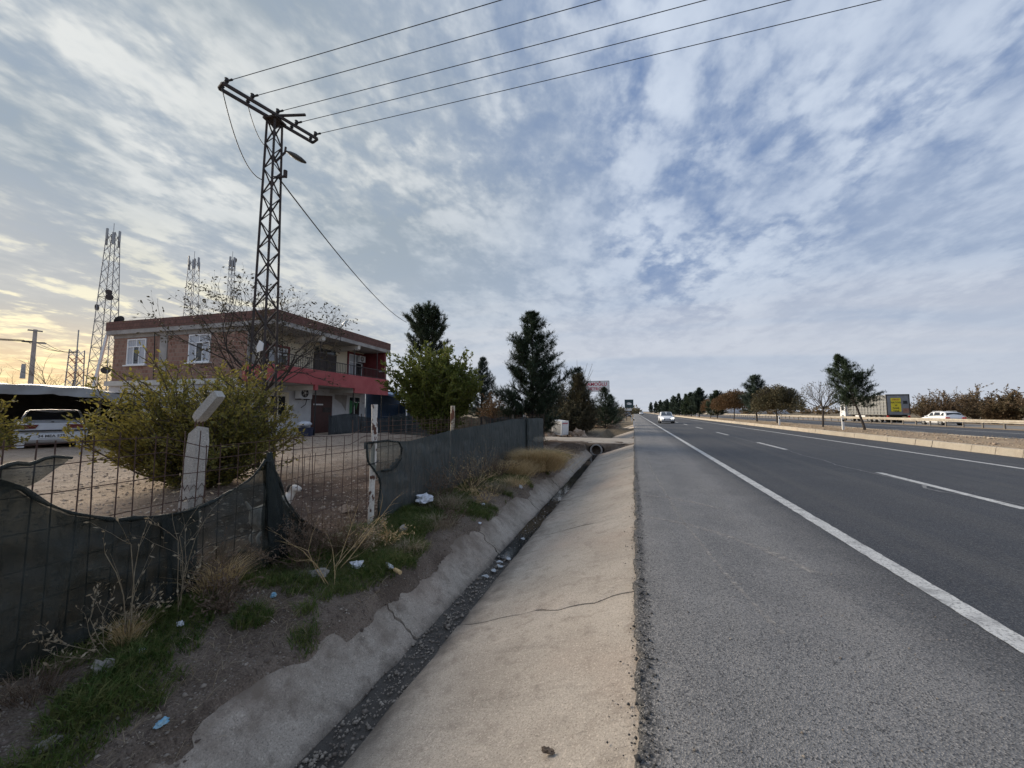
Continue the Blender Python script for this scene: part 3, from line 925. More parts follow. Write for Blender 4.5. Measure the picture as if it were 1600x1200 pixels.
# culvert pipe under the crossing
cul = thing('culvert_pipe', 'concrete culvert pipe mouth at the end of the concrete ditch, under the dirt crossing', 'culvert', (-1.80, 19.45, -.40))
b = B(); n = 20
for r0, yy in ((.30, 0), (.30, 3.2)): b.v += [(r0 * math.cos(2 * math.pi * k / n), yy, r0 * math.sin(2 * math.pi * k / n)) for k in range(n)]
for r0, yy in ((.235, 0), (.235, 3.2)): b.v += [(r0 * math.cos(2 * math.pi * k / n), yy, r0 * math.sin(2 * math.pi * k / n)) for k in range(n)]
for k in range(n):
    q = (k + 1) % n
    b.f += [(k, q, n + q, n + k), (2 * n + k, 3 * n + k, 3 * n + q, 2 * n + q), (k, 2 * n + k, 2 * n + q, q)]; b.m += [0, 0, 0]
b.f.append(tuple(3 * n + k for k in range(n))); b.m.append(0)
b.build('pipe', GREYC, cul, smooth=False)
# earth packed around the pipe mouth
hv = []
for a in range(25):
    th = math.pi * 2 * a / 24
    for r0 in (.30, .5, .8, 1.2):
        xx = -1.80 + r0 * math.cos(th) * 1.35; zz = -.40 + r0 * math.sin(th)
        zz = min(zz, -.09 + fbm(xx, th, 2, 2) * .02)
        hv.append((xx, 19.55 + (r0 - .3) * .55 + fbm(th, r0, 2, 3) * .08, zz))
tag(np_mesh('culvert_bank', hv, [(a * 4 + k, a * 4 + k + 1, (a + 1) * 4 + k + 1, (a + 1) * 4 + k) for a in range(24) for k in range(3)], GROUND, smooth=True), kind='structure')


# ================================================================ loose stuff: pebbles, crumbs
OCT = np.array([(1, 0, 0), (-1, 0, 0), (0, 1, 0), (0, -1, 0), (0, 0, 1), (0, 0, -.6)], np.float32)
OCF = np.array([(0, 2, 4), (2, 1, 4), (1, 3, 4), (3, 0, 4), (2, 0, 5), (1, 2, 5), (3, 1, 5), (0, 3, 5)], np.int32)


def pebbles(name, P, S, mat):
    n = len(P)
    V = OCT[None] * (S[:, None, None] * RNG.uniform(.55, 1.25, (n, 6, 3)))
    a = RNG.uniform(0, 6.28, n); c, s = np.cos(a), np.sin(a)
    X = V[:, :, 0] * c[:, None] - V[:, :, 1] * s[:, None]; Y = V[:, :, 0] * s[:, None] + V[:, :, 1] * c[:, None]
    V = np.stack([X, Y, V[:, :, 2] * .7], 2) + P[:, None, :]
    F = (OCF[None] + (np.arange(n) * 6)[:, None, None]).reshape(-1, 3)
    return tag(np_mesh(name, V.reshape(-1, 3), F, mat), kind='stuff')


def on_ground(xy, dz=0.0):
    return np.array([(x, y, hz(x, y) + dz) for x, y in xy], np.float32)


n = 9000
xy = np.stack([RNG.uniform(-3.7, -2.12, n), 1.0 + RNG.random(n) ** 1.6 * 13], 1)
pebbles('bank_pebbles', on_ground(xy), RNG.gamma(1.6, .0028, n) + .0025, PEB)
n = 2600
xy = np.stack([RNG.uniform(-3.6, -2.22, n), 1.0 + RNG.random(n) ** 1.6 * 13], 1)
pebbles('bank_clods', on_ground(xy, -.002), RNG.gamma(1.5, .0050, n) + .004, M('soil_clod', (.075, .056, .044), (.155, .120, .098), 7, .95))
n = 2600
xy = np.stack([-1.83 + RNG.normal(0, .085, n).clip(-.16, .16), .9 + RNG.random(n) ** 1.5 * 9], 1)
P = np.array([(x, y, -.622 + RNG.random() * .008) for x, y in xy])
pebbles('gutter_pebbles', P, RNG.gamma(2., .0034, n) + .003, PEB)
n = 14000
xy = np.stack([RNG.uniform(-13.5, -3.7, n), RNG.uniform(1.5, 17, n)], 1)
xy[:, 0] = -3.7 - RNG.random(n) ** 1.2 * 11
pebbles('yard_gravel', on_ground(xy), RNG.gamma(1.8, .0065, n) + .006, PEBY)
n = 620
d = RNG.gamma(1.0, .045, n)
yy = 1.2 + RNG.random(n) ** 1.7 * 10
keep = np.array([fbm(y, 3.3, 1.1, 3) > -.05 for y in yy])
d, yy = d[keep], yy[keep]
P = np.stack([-d - .01, yy, -.035 - d * .332 + .004], 1)
pebbles('tar_crumbs', P, RNG.gamma(1.6, .0020, len(d)) + .0022, TAR)
n = 700
P = np.stack([RNG.normal(.03, .035, n), 1.2 + RNG.random(n) ** 1.6 * 9, np.full(n, .003)], 1)
pebbles('road_edge_grit', P, RNG.gamma(2., .0024, n) + .0025, TAR)
n = 350
P = np.stack([RNG.uniform(.1, 2.2, n), 1.5 + RNG.random(n) ** 1.5 * 9, np.full(n, .003)], 1)
pebbles('road_grit', P, RNG.gamma(2., .0016, n) + .002, PEB)
n = 1400
xy = np.stack([RNG.uniform(12.3, 16.6, n), RNG.uniform(14, 45, n)], 1)
P = np.array([(x, y, .22 + .07 * math.sin((x - 12.15) / 4.85 * math.pi)) for x, y in xy])
pebbles('median_pebbles', P, RNG.gamma(2., .012, n) + .01, PEBY)

# ================================================================ house
HP = (-15.6, 13.3, .25)
house = thing('brick_house', 'two storey house with bare brick side, red balcony band and brick parapet, beyond the yard', 'house', HP, R(3.3))
LF, LW, LB = 0.0, -1.75, -10.8          # front overhang, front wall, back
B().span((LB + .05, .18, -.7), (LW, 9.35, 2.60)).build('ground_floor_wall', WPLAST, house)
# upper storey: brick on the gable and at the back, cream plaster towards the balcony
bw = B()
bw.span((LB + .12, .22, 2.84), (LW - .02, .46, 5.28)).span((LB + .12, .462, 2.84), (LB + .36, 9.3, 5.28)).span((LB + .362, 9.06, 2.84), (LW - .02, 9.3, 5.28))
brickw = bw.build('brick_wall', BRICK, house)
B().span((LW - .22, .462, 2.84), (LW, 9.06, 5.28)).build('front_wall', CREAM, house)
B().span((LW - .02, .20, 2.84), (LW + .012, .60, 5.28)).build('corner_column', GREYC, house)
B().span((-7.35, .185, 2.84), (-6.85, .225, 5.10)).span((-7.55, .18, 5.10), (-6.65, .224, 5.28)).build('concrete_column', GREYC, house)
B().span((LB - .05, .08, 2.602), (-.10, 9.38, 2.838)).build('floor_slab', GREYC, house)
B().span((LB - .1, -.02, 5.282), (LF + .06, 9.45, 5.50)).build('roof_slab', GREYC, house)
B().span((LB + .1, .19, 5.10), (LW - .03, .222, 5.281)).build('ring_beam', GREYC, house)
pb = B()
pb.span((LB - .12, -.04, 5.502), (LF + .08, .16, 5.96)).span((LF - .12, .162, 5.502), (LF + .08, 9.47, 5.96)).span((LB - .12, .162, 5.502), (LB + .08, 9.47, 5.96)).span((LB + .082, 9.27, 5.502), (LF - .122, 9.47, 5.96))
pb.build('parapet', BRICKP, house)
rf = B()
rf.span((LF - .098, 0, 2.64), (LF + .02, 9.40, 3.42)).span((LW, -.0, 2.64), (LF - .10, .10, 3.42)).span((LW, 9.30, 2.64), (LF - .10, 9.40, 3.42))
rf.span((LF - .096, 5.80, 2.36), (LF + .018, 9.38, 2.638)).span((LF - .12, 2.60, 2.36), (LF + .018, 2.80, 2.638))
rf.build('balcony_band', REDP, house)
for yb, top in ((2.62, 2.60), (5.82, 2.60)):
    B().add([(LW, yb, 2.36), (LF - .122, yb, 2.38), (LF - .122, yb, 2.60), (LW, yb, 2.60), (LW, yb + .22, 2.36), (LF - .122, yb + .22, 2.38), (LF - .122, yb + .22, 2.60), (LW, yb + .22, 2.60)],
            [(0, 1, 2, 3), (7, 6, 5, 4), (0, 4, 5, 1), (1, 5, 6, 2), (3, 2, 6, 7), (0, 3, 7, 4)]).build('balcony_beam', PALEC, house)
for yb in (3.0, 6.0):
    prof = [(LW, 4.95), (-1.0, 4.97), (-.45, 5.03), (-.12, 5.0), (-.02, 5.06), (LF + .02, 5.28), (LW, 5.28)]
    b = B(); k = len(prof)
    b.add([(x, yb, z) for x, z in prof] + [(x, yb + .24, z) for x, z in prof], [tuple(range(k)), tuple(range(2 * k - 1, k - 1, -1))] + [(i, i + k, (i + 1) % k + k, (i + 1) % k) for i in range(k)])
    b.build('roof_beam', PALEC, house)
B().span((LB - .06, .02, 2.58), (LW - .4, .17, 2.82)).build('ledge', PALEC, house)
rail = B().span((LF - .07, .06, 3.98), (LF - .03, 9.34, 4.02)).span((LF - .065, .06, 3.46), (LF - .035, 9.34, 3.49)).build('balcony_railing', STEEL_D, house)
for i in range(66): bar_part('baluster', rail, (LF - .05, .10 + i * .14, 3.42), (LF - .05, .10 + i * .14, 3.98), .018, STEEL_D)
for yb in (2.95, 5.75, 8.1): B().tube([(LF - .05, yb, 3.42), (LF - .05, yb, 5.0 if yb < 7 else 5.28)], .028, 6).build('porch_pole', STEEL_D, house)
for yb in (3.0, 6.1, 9.1): B().tube([(LF - .3, yb, -.6), (LF - .3, yb, 2.36 if yb > 3.5 else 2.6)], .035, 6).build('porch_pole', BLACKP, house)


def window(parent, face, a0, a1, z0, z1, plane, frame=PVC, curtain=True, sashes=3, fw=.06, trim=None, transom=True, glass=GLASSD):
    """face 'y': wall plane at local y, opens towards -y ; face 'x': plane at local x, opens towards +x"""
    def P(a, d, z):
        return (a, plane - d, z) if face == 'y' else (plane + d, a, z)
    def sp(b, a, c, d0, d1, za, zb): b.span(P(a, d0, za), P(c, d1, zb))
    f = B()
    sp(f, a0, a1, -.02, .05, z0, z0 + fw); sp(f, a0, a1, -.02, .05, z1 - fw, z1)
    sp(f, a0, a0 + fw, -.02, .05, z0 + fw, z1 - fw); sp(f, a1 - fw, a1, -.02, .05, z0 + fw, z1 - fw)
    zt = z0 + (z1 - z0) * .70 if transom else z1 - fw
    if transom: sp(f, a0 + fw, a1 - fw, -.02, .046, zt - .025, zt + .025)
    n = sashes
    cols = [a0 + fw + (a1 - a0 - 2 * fw) * i / n for i in range(1, n)]
    for c in cols: sp(f, c - .022, c + .022, -.02, .044, z0 + fw, zt - .025 if transom else z1 - fw)
    if transom: sp(f, (a0 + a1) / 2 - .02, (a0 + a1) / 2 + .02, -.02, .043, zt + .025, z1 - fw)
    w = f.build('window', frame, parent)
    edges = [a0 + fw] + cols + [a1 - fw]
    for i in range(n):
        g = B(); sp(g, edges[i], edges[i + 1], -.012, .012, z0 + fw, zt - .02); g.build('pane', glass if not (curtain and i != 1) else CURT, w)
    if transom:
        g = B(); sp(g, a0 + fw, a1 - fw, -.012, .011, zt + .02, z1 - fw); g.build('pane', CURT if curtain else glass, w)
    s = B(); sp(s, a0 - .12, a1 + .12, -.01, .12, z0 - .06, z0 - .001); s.build('sill', frame, w)
    if trim:
        t = B(); sp(t, a0 - .14, a0 - .002, -.01, .06, z0 - .06, z1 + .14); sp(t, a1 + .002, a1 + .14, -.01, .06, z0 - .06, z1 + .14); sp(t, a0 - .002, a1 + .002, -.01, .058, z1 + .002, z1 + .14)
        t.build('trim', trim, w)
    return w


window(house, 'y', -9.62, -8.30, 3.66, 5.02, .22)
window(house, 'y', -5.40, -4.02, 3.66, 5.06, .22)
window(house, 'x', 1.30, 2.50, 3.42, 4.55, LW, trim=MAROON, sashes=2)
window(house, 'x', 7.45, 8.85, 3.30, 5.05, LW, trim=MAROON, sashes=2)
window(house, 'x', 1.50, 2.55, 1.02, 2.12, LW, frame=CREAM, curtain=False, sashes=2, trim=CREAM, transom=False)
lw2 = window(house, 'x', 7.55, 8.75, .95, 2.25, LW, curtain=False, sashes=2)
B().poly([(LW + .045, 7.62, 2.0), (LW + .045, 8.2, 1.85), (LW + .045, 7.95, 1.25), (LW + .045, 7.62, 1.05)], .02).poly([(LW + .046, 8.22, 1.75), (LW + .046, 8.55, 1.95), (LW + .046, 8.3, 1.35)], .02).build('green_cloth', GREEN, lw2)
# shuttered balcony door
sh = B().span((LW, 4.40, 2.84), (LW + .06, 6.25, 4.72)).build('shutter_door', DOORD, house)
for i in range(11):
    for ya in (4.46, 5.36): B().span((LW + .058, ya, 2.95 + i * .16), (LW + .085, ya + .84, 3.06 + i * .16)).build('slat', DOORD, sh)
g = B().span((LW, 4.45, 4.74), (LW + .04, 6.2, 5.0)).build('fanlight', GLASSD, house)
B().span((LW, 9.1, 2.84), (LF - .12, 9.28, 5.27)).build('end_wall', MAROON, house)
B().span((LF - .5, 9.0, 3.95), (LF + .9, 9.06, 4.02)).build('white_pole', PVC, house)
# ground floor door and wall patches
dr = B().span((LW, 4.35, -.6), (LW + .05, 6.0, 2.2)).build('entrance_door', DOORM, house)
B().span((LW + .05, 4.45, 1.62), (LW + .075, 5.2, 1.70)).build('handrail', PVC, dr)
B().span((LW + .05, 5.22, 1.2), (LW + .07, 5.9, 1.5)).build('door_panel', DOORD, dr)
B().poly([(LW + .012, 6.25, 2.3), (LW + .012, 7.4, 2.3), (LW + .012, 7.3, 1.3), (LW + .012, 6.9, 1.75), (LW + .012, 6.25, 2.05)], .01).build('bare_plaster', GREYC, house)
B().tube([(-7.68, .12, 6.08), (-7.66, .12, 5.5), (-7.62, .15, 4.2), (-7.60, .16, 2.9)], .022, 5).build('cable', CABLE, house)
B().bar((-10.95, .05, 5.3), (-11.35, -.15, 2.3), .10).build('drain_pipe', PVC, house)
# white patches and dirty marks low on the gable, with a clothes line
B().tube([(-10.7, -.25, 2.05), (-9.5, -.3, 2.0), (-8.0, -.25, 2.02)], .008, 4).build('clothes_line', CABLE, house)


def h2w(p):
    m = Matrix.Translation(HP) @ Matrix.Rotation(R(3.3), 4, 'Z')
    return m @ Vector(p)


def ac_unit(label, ly, z, s=1.0):
    p = h2w((LW, ly, z))
    t = thing('air_conditioner', label, 'air conditioner', p, R(3.3), 'air conditioners on the house front')
    B().span((.10, 0, 0), (.38 * s, .85 * s, .60 * s)).build('housing', WHITEP, t)
    b = B()
    for k in range(20):
        a, c = k * math.pi / 10, (k + 1) * math.pi / 10
    g = B().tube([(.375 * s, .34 * s, .30 * s), (.395 * s, .34 * s, .30 * s)], .24 * s, 20).build('fan_grille', BLACKP, t)
    for k in range(5):
        a = k * 1.2566
        B().bar((.40 * s, .34 * s, .30 * s), (.40 * s, .34 * s + .2 * s * math.cos(a), .30 * s + .2 * s * math.sin(a)), .012, .07).build('fan_blade', GREYC, g)
    B().tube([(.40 * s, .34 * s, .30 * s), (.415 * s, .34 * s, .30 * s)], .05 * s, 10).build('hub', PLATE, g)
    B().span((.0, .1, -.05), (.36 * s, .14, -.005)).span((.0, .68 * s, -.05), (.36 * s, .72 * s, -.005)).build('bracket', STEEL_D, t)
    B().tube([(.2, .70 * s, 0), (.16, .66 * s, -.3), (.02, .5 * s, -.5)], .02, 5).build('hose', CABLE, t)
    return t


ac_unit('white air conditioner unit on the ground floor wall beneath the red balcony', 3.05, 1.95, 1.05)
ac_unit('white air conditioner unit high on the upper storey wall by the maroon window', 9.2 - .85, 4.72, .72).location = h2w((LW, 9.0 - .75, 4.6))


def dish(label, loc, rz, r, mat, tilt=35):
    t = thing('satellite_dish', label, 'satellite dish', loc, rz, 'satellite dishes on the roof')
    b = B(); rings = []
    for i in range(5):
        q = i / 4; rr = r * max(.02, q)
        rings.append([(rr * math.cos(2 * math.pi * k / 16), rr * math.sin(2 * math.pi * k / 16), .22 * r * q * q) for k in range(16)])
    b.loft(rings, caps=False)
    o = b.build('reflector', mat, t, smooth=True); o.location = (0, 0, .55); o.rotation_euler = (0, R(90 - tilt), 0)
    B().tube([(0, 0, 0), (0, 0, .55)], .025, 6).build('mast', STEEL_D, t)
    c, s = math.cos(R(tilt)), math.sin(R(tilt))
    B().tube([(0, 0, .45), (r * .8 * c, 0, .55 + r * .5)], .015, 5).span((r * .8 * c - .05, -.04, .5 + r * .5), (r * .8 * c + .05, .04, .6 + r * .5)).build('feed_arm', STEEL_D, t)
    return t


dish('dark satellite dish at the far corner of the brick parapet', h2w((-10.5, .3, 5.55)), R(200), .26, BLACKP, 30)
dish('grey satellite dish on the flat roof edge near the middle of the brick gable', h2w((-6.0, 1.3, 5.5)), R(-60), .5, GALV, 60)
dish('small satellite dish lower than the parapet beside the middle dish', h2w((-4.9, 1.6, 5.45)), R(-75), .42, WHITEP, 70)
lm = thing('street_lamp', 'small grey lamp head on a bent pipe above the brick parapet of the house', 'street lamp', h2w((LF + .05, 4.35, 5.3)), R(3.3))
B().tube([(0, 0, -.1), (.03, .0, .65), (.06, .02, .85)], .022, 6).build('pipe', STEEL_D, lm)
b = B(); b.loft([[(.06 + .10 * t + .0, .02 + .55 * t + 0 * k, .85 + .42 * t) if False else
                 (.06 + w * math.cos(k * math.pi / 4), .02 + .5 * t + w * .2 * math.sin(k * math.pi / 4), .85 + .45 * t + w * .6 * math.sin(k * math.pi / 4)) for k in range(8)] for t, w in ((0, .04), (.25, .10), (.6, .13), (.9, .09), (1, .03))])
b.build('lamp_head', GLAMP, lm, smooth=True)

# dark netting stretched along the ground floor, on its own posts
hn = thing('yard_screen', 'dark blue grey netting screen stretched before the ground floor of the house', 'screen', h2w((0, 0, 0)), R(3.3))
b = B(); cols = [(3.55 + .12 * i) for i in range(84)]
for y in cols:
    x = .15 + (y - 3.5) * .10 + .03 * math.sin(y * 5)
    zt = 1.02 + .10 * math.sin((y - 3.6) * 1.15) - (.10 if 5.8 < y < 9 else 0) - max(0, y - 11) * .04
    zb = -.12 - max(0, y - 5) * .10
    for q in range(5): b.v.append((x + .03 * math.sin(y * 9 + q), y, zb + (zt - zb) * q / 4))
for i in range(len(cols) - 1):
    for q in range(4): b.f.append((i * 5 + q, i * 5 + 5 + q, i * 5 + 6 + q, i * 5 + q + 1)); b.m.append(0)
b.build('netting', NETH, hn)
for y in (3.55, 6.0, 8.6, 9.6, 11.5, 13.4): B().tube([(.13 + (y - 3.5) * .1, y, -.8), (.13 + (y - 3.5) * .1, y, 1.12 if y < 8.7 else 1.75)], .025, 6).build('post', BLACKP, hn)
B().bar((.74, 9.6, 1.72), (.55, 8.6, 1.72), .03).bar((.74, 9.6, 1.72), (1.12, 13.4, 1.72), .03).build('top_rail', BLACKP, hn)
for k in range(7): bar_part('wire', hn, (.52, 7.9, .15 + k * .13), (1.14, 13.5, .05 + k * .13), .012, GALV)

# blue canopy and blue shed past the far end of the house
bc = thing('blue_canopy', 'blue tarpaulin canopy and blue wall beyond the house, behind the green tree', 'canopy', h2w((0, 10.4, 0)), R(3.3))
b = B(); b.add([(-1.6, -.6, 2.75), (1.2, -.6, 2.2), (1.5, 3.4, 2.15), (-1.6, 3.4, 2.8), (-.2, 1.3, 2.62), (-1.6, -.6, 2.7), (1.2, -.6, 2.02), (1.5, 3.4, 1.95), (-1.6, 3.4, 2.7)],
               [(0, 1, 4), (1, 2, 4), (2, 3, 4), (3, 0, 4), (5, 6, 1, 0), (6, 7, 2, 1), (7, 8, 3, 2)])
b.build('tarpaulin', BLUET, bc)
B().span((-1.8, -.95, -.7), (-1.65, 3.4, 2.6)).span((-1.65, 3.25, -.7), (1.2, 3.4, 1.9)).build('wall', BLUEW, bc)
B().tube([(1.15, -.5, -.7), (1.15, -.5, 2.1)], .05, 8).tube([(1.4, 3.1, -.7), (1.4, 3.1, 2.0)], .05, 8).build('post', PVC, bc)

# things standing by the house wall
pt = thing('plant_pot', 'leafy plant in a dark tub beside the low cream window', 'plant', h2w((-.55, 3.0, -.15)))
B().loft([[(r * math.cos(k * math.pi / 5), r * math.sin(k * math.pi / 5), z) for k in range(10)] for r, z in ((.18, 0), (.24, .45))]).build('pot', POTB, pt)
sk = thing('white_sack', 'crumpled white sack lying on a dark tub by the house wall', 'sack', h2w((-.35, 2.35, .45)))
b = B(); rings = []
for i in range(7):
    t = i / 6; r0 = .30 * math.sin(max(.12, t) * math.pi * .93) ** .5
    rings.append([(r0 * .7 * math.cos(k * .628) * (1 + .2 * fbm(k, i, .9)), -.35 + t * .75, .16 + r0 * .55 * math.sin(k * .628) * (1 + .25 * fbm(i, k, .8))) for k in range(10)])
b.loft(rings); b.build('sack', BAGW, sk, smooth=True)
tb = thing('water_tub', 'dark plastic tub standing on the yard by the house wall', 'tub', h2w((-.35, 2.45, -.15)))
B().loft([[(r * math.cos(k * math.pi / 7), r * math.sin(k * math.pi / 7), z) for k in range(14)] for r, z in ((.30, 0), (.36, .55), (.38, .58))]).build('tub', POTB, tb)

# ================================================================ lattice structures
def lattice(t, s0, s1, H, nseg, legw, brw, mat, cross=True, rings=(), mats=None, single_alt=True):
    def corner(k, z):
        s = (s0 + (s1 - s0) * z / H) / 2
        return Vector(((-s, s, s, -s)[k], (-s, -s, s, s)[k], z))
    for k in range(4): bar_part('leg', t, corner(k, 0), corner(k, H), legw, mat)
    # panels get shorter as the mast narrows
    zs = [0]; 
    for i in range(nseg): zs.append(zs[-1] + (1 - .5 * (1 - s1 / s0) * i / nseg))
    zs = [z * H / zs[-1] for z in zs]
    for i in range(nseg):
        m = mats[i % len(mats)] if mats else mat
        for k in range(4):
            a, c = k, (k + 1) % 4
            if cross or (i + k) % 2 == 0: bar_part('brace', t, corner(a, zs[i]), corner(c, zs[i + 1]), brw, m, brw * .5)
            if cross or (i + k) % 2 == 1: bar_part('brace', t, corner(c, zs[i]), corner(a, zs[i + 1]), brw, m, brw * .5)
            if i in rings: bar_part('ring_bar', t, corner(a, zs[i]), corner(c, zs[i]), brw * 1.3, m)
    return corner, zs


PX, PY = -9.28, 7.62
PTOP = 9.52
pole = thing('lattice_pole', 'dark rusty steel lattice power pole with double crossarm, behind the olive bush in the yard', 'power pole', (PX, PY, -.05), R(6))
corner, zs = lattice(pole, .47, .25, PTOP + .02, 24, .056, .034, STEEL_D, cross=False)
B().span((-.2, -.2, PTOP + .0), (.2, .2, PTOP + .05)).build('cap_plate', STEEL_D, pole)
armdir = (Vector((-8.90, 8.52, 0)) - Vector((-9.53, 6.45, 0))).normalized()
armn = Vector((-armdir.y, armdir.x, 0))
Minv = (Matrix.Translation(pole.location) @ Matrix.Rotation(R(6), 4, 'Z')).inverted()
A0 = Vector((-9.56, 6.36, PTOP + .02)); A1 = Vector((-8.87, 8.62, PTOP + .02))
for s in (-.13, .13):
    B().bar(Minv @ (A0 + armn * s), Minv @ (A1 + armn * s), .05, .075).build('crossarm', STEEL_D, pole)
B().bar(Minv @ (A0 + armn * -.13), Minv @ (A0 + armn * .13), .05).bar(Minv @ (A1 + armn * -.13), Minv @ (A1 + armn * .13), .05).build('end_strap', STEEL_D, pole)
B().bar(Minv @ Vector((-9.2, 7.6, PTOP + .1)), Minv @ Vector((-8.45, 7.85, PTOP + .14)), .05).build('stub_arm', STEEL_D, pole)
att = [Vector(p) for p in ((-9.53, 6.45, 0), (-9.22, 6.98, 0), (-9.19, 7.55, 0), (-9.03, 8.03, 0), (-8.90, 8.52, 0))]
pts_on = [A0.lerp(A1, f) for f in (.03, .27, .53, .74, .97)]
for p in pts_on:
    for s in (-.13, .13):
        q = p + armn * s
        b = B(); b.tube([Minv @ (q + Vector((0, 0, .04))), Minv @ (q + Vector((0, 0, .09))), Minv @ (q + Vector((0, 0, .13))), Minv @ (q + Vector((0, 0, .17)))], [.02, .052, .035, .048], 8)
        b.build('insulator', BLACKP, pole)
B().bar(Minv @ Vector((PX + .08, PY - .02, 7.85)), Minv @ Vector((PX + .28, PY + .16, 7.95)), .05).tube([Minv @ Vector((PX + .28, PY + .16, 7.93)), Minv @ Vector((PX + .28, PY + .16, 8.12))], .05, 8).build('service_bracket', STEEL_D, pole)
wtag = B().poly([(.12, -.34, 3.05), (.30, -.36, 3.10), (.32, -.36, 3.28), (.20, -.36, 3.36), (.10, -.34, 3.2)], .02).build('white_tag', PLATE, pole)

# lamp on the pole
pl = thing('street_lamp', 'dark oval street lamp on a short arm just below the pole crossarm', 'street lamp', (PX, PY, 8.30))
B().tube([(.08, .0, 0), (.22, .17, .36), (.23, .18, .52)], .03, 6).build('lamp_arm', STEEL_D, pl)
b = B()
dv = Vector((.62, .52, -.34)).normalized(); sv = dv.cross(Vector((0, 0, 1))).normalized(); uv = sv.cross(dv)
rings = []
for t, w in ((0, .03), (.12, .04), (.25, .085), (.5, .115), (.75, .10), (.95, .05), (1, .015)):
    c = Vector((.22, .17, .42)) + dv * (t * .58)
    rings.append([tuple(c + sv * (w * math.cos(k * math.pi / 5)) + uv * (w * .6 * math.sin(k * math.pi / 5))) for k in range(10)])
b.loft(rings); b.build('lamp_head', ALAMP, pl, smooth=True)

# conductors over the road
ordn = ['topmost, from the upper crossarm end', 'second below the topmost', 'middle one of the five', 'second from the lowest', 'lowest, from the lower crossarm end']
for i, p in enumerate(pts_on):
    b = B(); p0 = p + armn * -.13 + Vector((0, 0, .1)); pts = []
    for k in range(41):
        t = k / 40
        pts.append((p0.x + 60 * t, p0.y + 60 * t * .052, p0.z + 2.6 * t - 4 * .45 * t * (1 - t)))
    b.tube(pts, .0085, 5)
    tag(b.build('power_line', ALUW), 'bare overhead wire above the road, ' + ordn[i], 'power line', 'wires above the road')
    B().tube([Minv @ p0, Minv @ Vector(pts[0]).lerp(Vector(pts[1]), .12)], [.02, .028], 6).build('strain_clamp', BLACKP, pole)
# drop cable to the trees beyond the house
b = B(); q0 = Vector((PX + .14, PY + .06, 7.90)); q1 = Vector((-19.3, 29.6, 9.5))
b.tube([q0.lerp(q1, k / 30) - Vector((0, 0, 4 * .55 * (k / 30) * (1 - k / 30))) for k in range(31)], .020, 5)
tag(b.build('service_cable', CABLE), 'thick black cable dropping from the pole to the dark round topped pine', 'cable')
for (a, c, sag, r0, lab) in ((A0 + Vector((0, 0, .05)), Vector((PX - .15, PY - .15, 7.75)), .55, .012, 'thin jumper cable hanging from the upper tip of the crossarm to the pole'),
                            (pts_on[1] + armn * .13, Vector((PX - .12, PY - .1, 8.7)), .2, .010, 'short jumper cable hanging inside from the crossarm to the pole')):
    b = B(); b.tube([a.lerp(c, k / 16) - Vector((0, 0, 4 * sag * (k / 16) * (1 - k / 16))) for k in range(17)], r0, 5)
    tag(b.build('jumper_cable', CABLE), lab, 'cable', 'jumper cables on the pole')


def tower(label, loc, s0, s1, H, n, w, rz, rings, ants, dishes, cat='radio mast', mats=None, group='radio masts behind the house'):
    t = thing('radio_mast', label, cat, loc, rz, group)
    lattice(t, s0, s1, H, n, w, w * .55, TOWER, True, rings, mats)
    for k in range(ants):
        a = k * 2 * math.pi / ants; r = s1 * .75
        o = B().span((-.12, -.18, -1.1), (.12, .18, 1.1)).build('panel_antenna', GALV, t)
        o.location = (r * math.cos(a), r * math.sin(a), H - .6 - (k % 2) * .9); o.rotation_euler = (0, 0, a)
    B().tube([(0, 0, H - .3), (0, 0, H + 2)], .05, 5).build('whip_antenna', GALV, t)
    for z, a, r in dishes:
        rr = (s0 + (s1 - s0) * z / H) * .6
        c = Vector((rr * math.cos(a), rr * math.sin(a), z))
        B().tube([c, c + Vector((math.cos(a), math.sin(a), 0)) * .35], r, 12).build('dish_antenna', STEEL_D, t)
    return t


tower('tallest grey steel lattice radio mast, behind the end of the brick house', (-99.5, 47.5, 0), 3.5, 1.35, 37.5, 15, .12, R(35), (2, 4, 5, 7, 9), 6, [(22, 3.4, .6), (25, 5.2, .5), (24, 5.3, .6), (9.5, 5.4, .7), (5, 5.3, .6)])
tower('slender grey radio mast rising behind the middle of the brick parapet', (-100.0, 62.8, 0), 2.9, 1.4, 38, 16, .12, R(20), (5, 8, 11), 6, [])
tower('thin grey radio mast behind the bare tree by the power pole', (-91.3, 65.6, 0), 1.6, .75, 38, 20, .09, R(10), (), 8, [(38, 1, .5)])
tower('short red and white lattice mast beside the foot of the tallest grey mast', (-52.5, 23.0, 0), 1.0, .7, 7.6, 10, .09, R(25), (), 0, [], 'mast', [TOWR, TOWW])

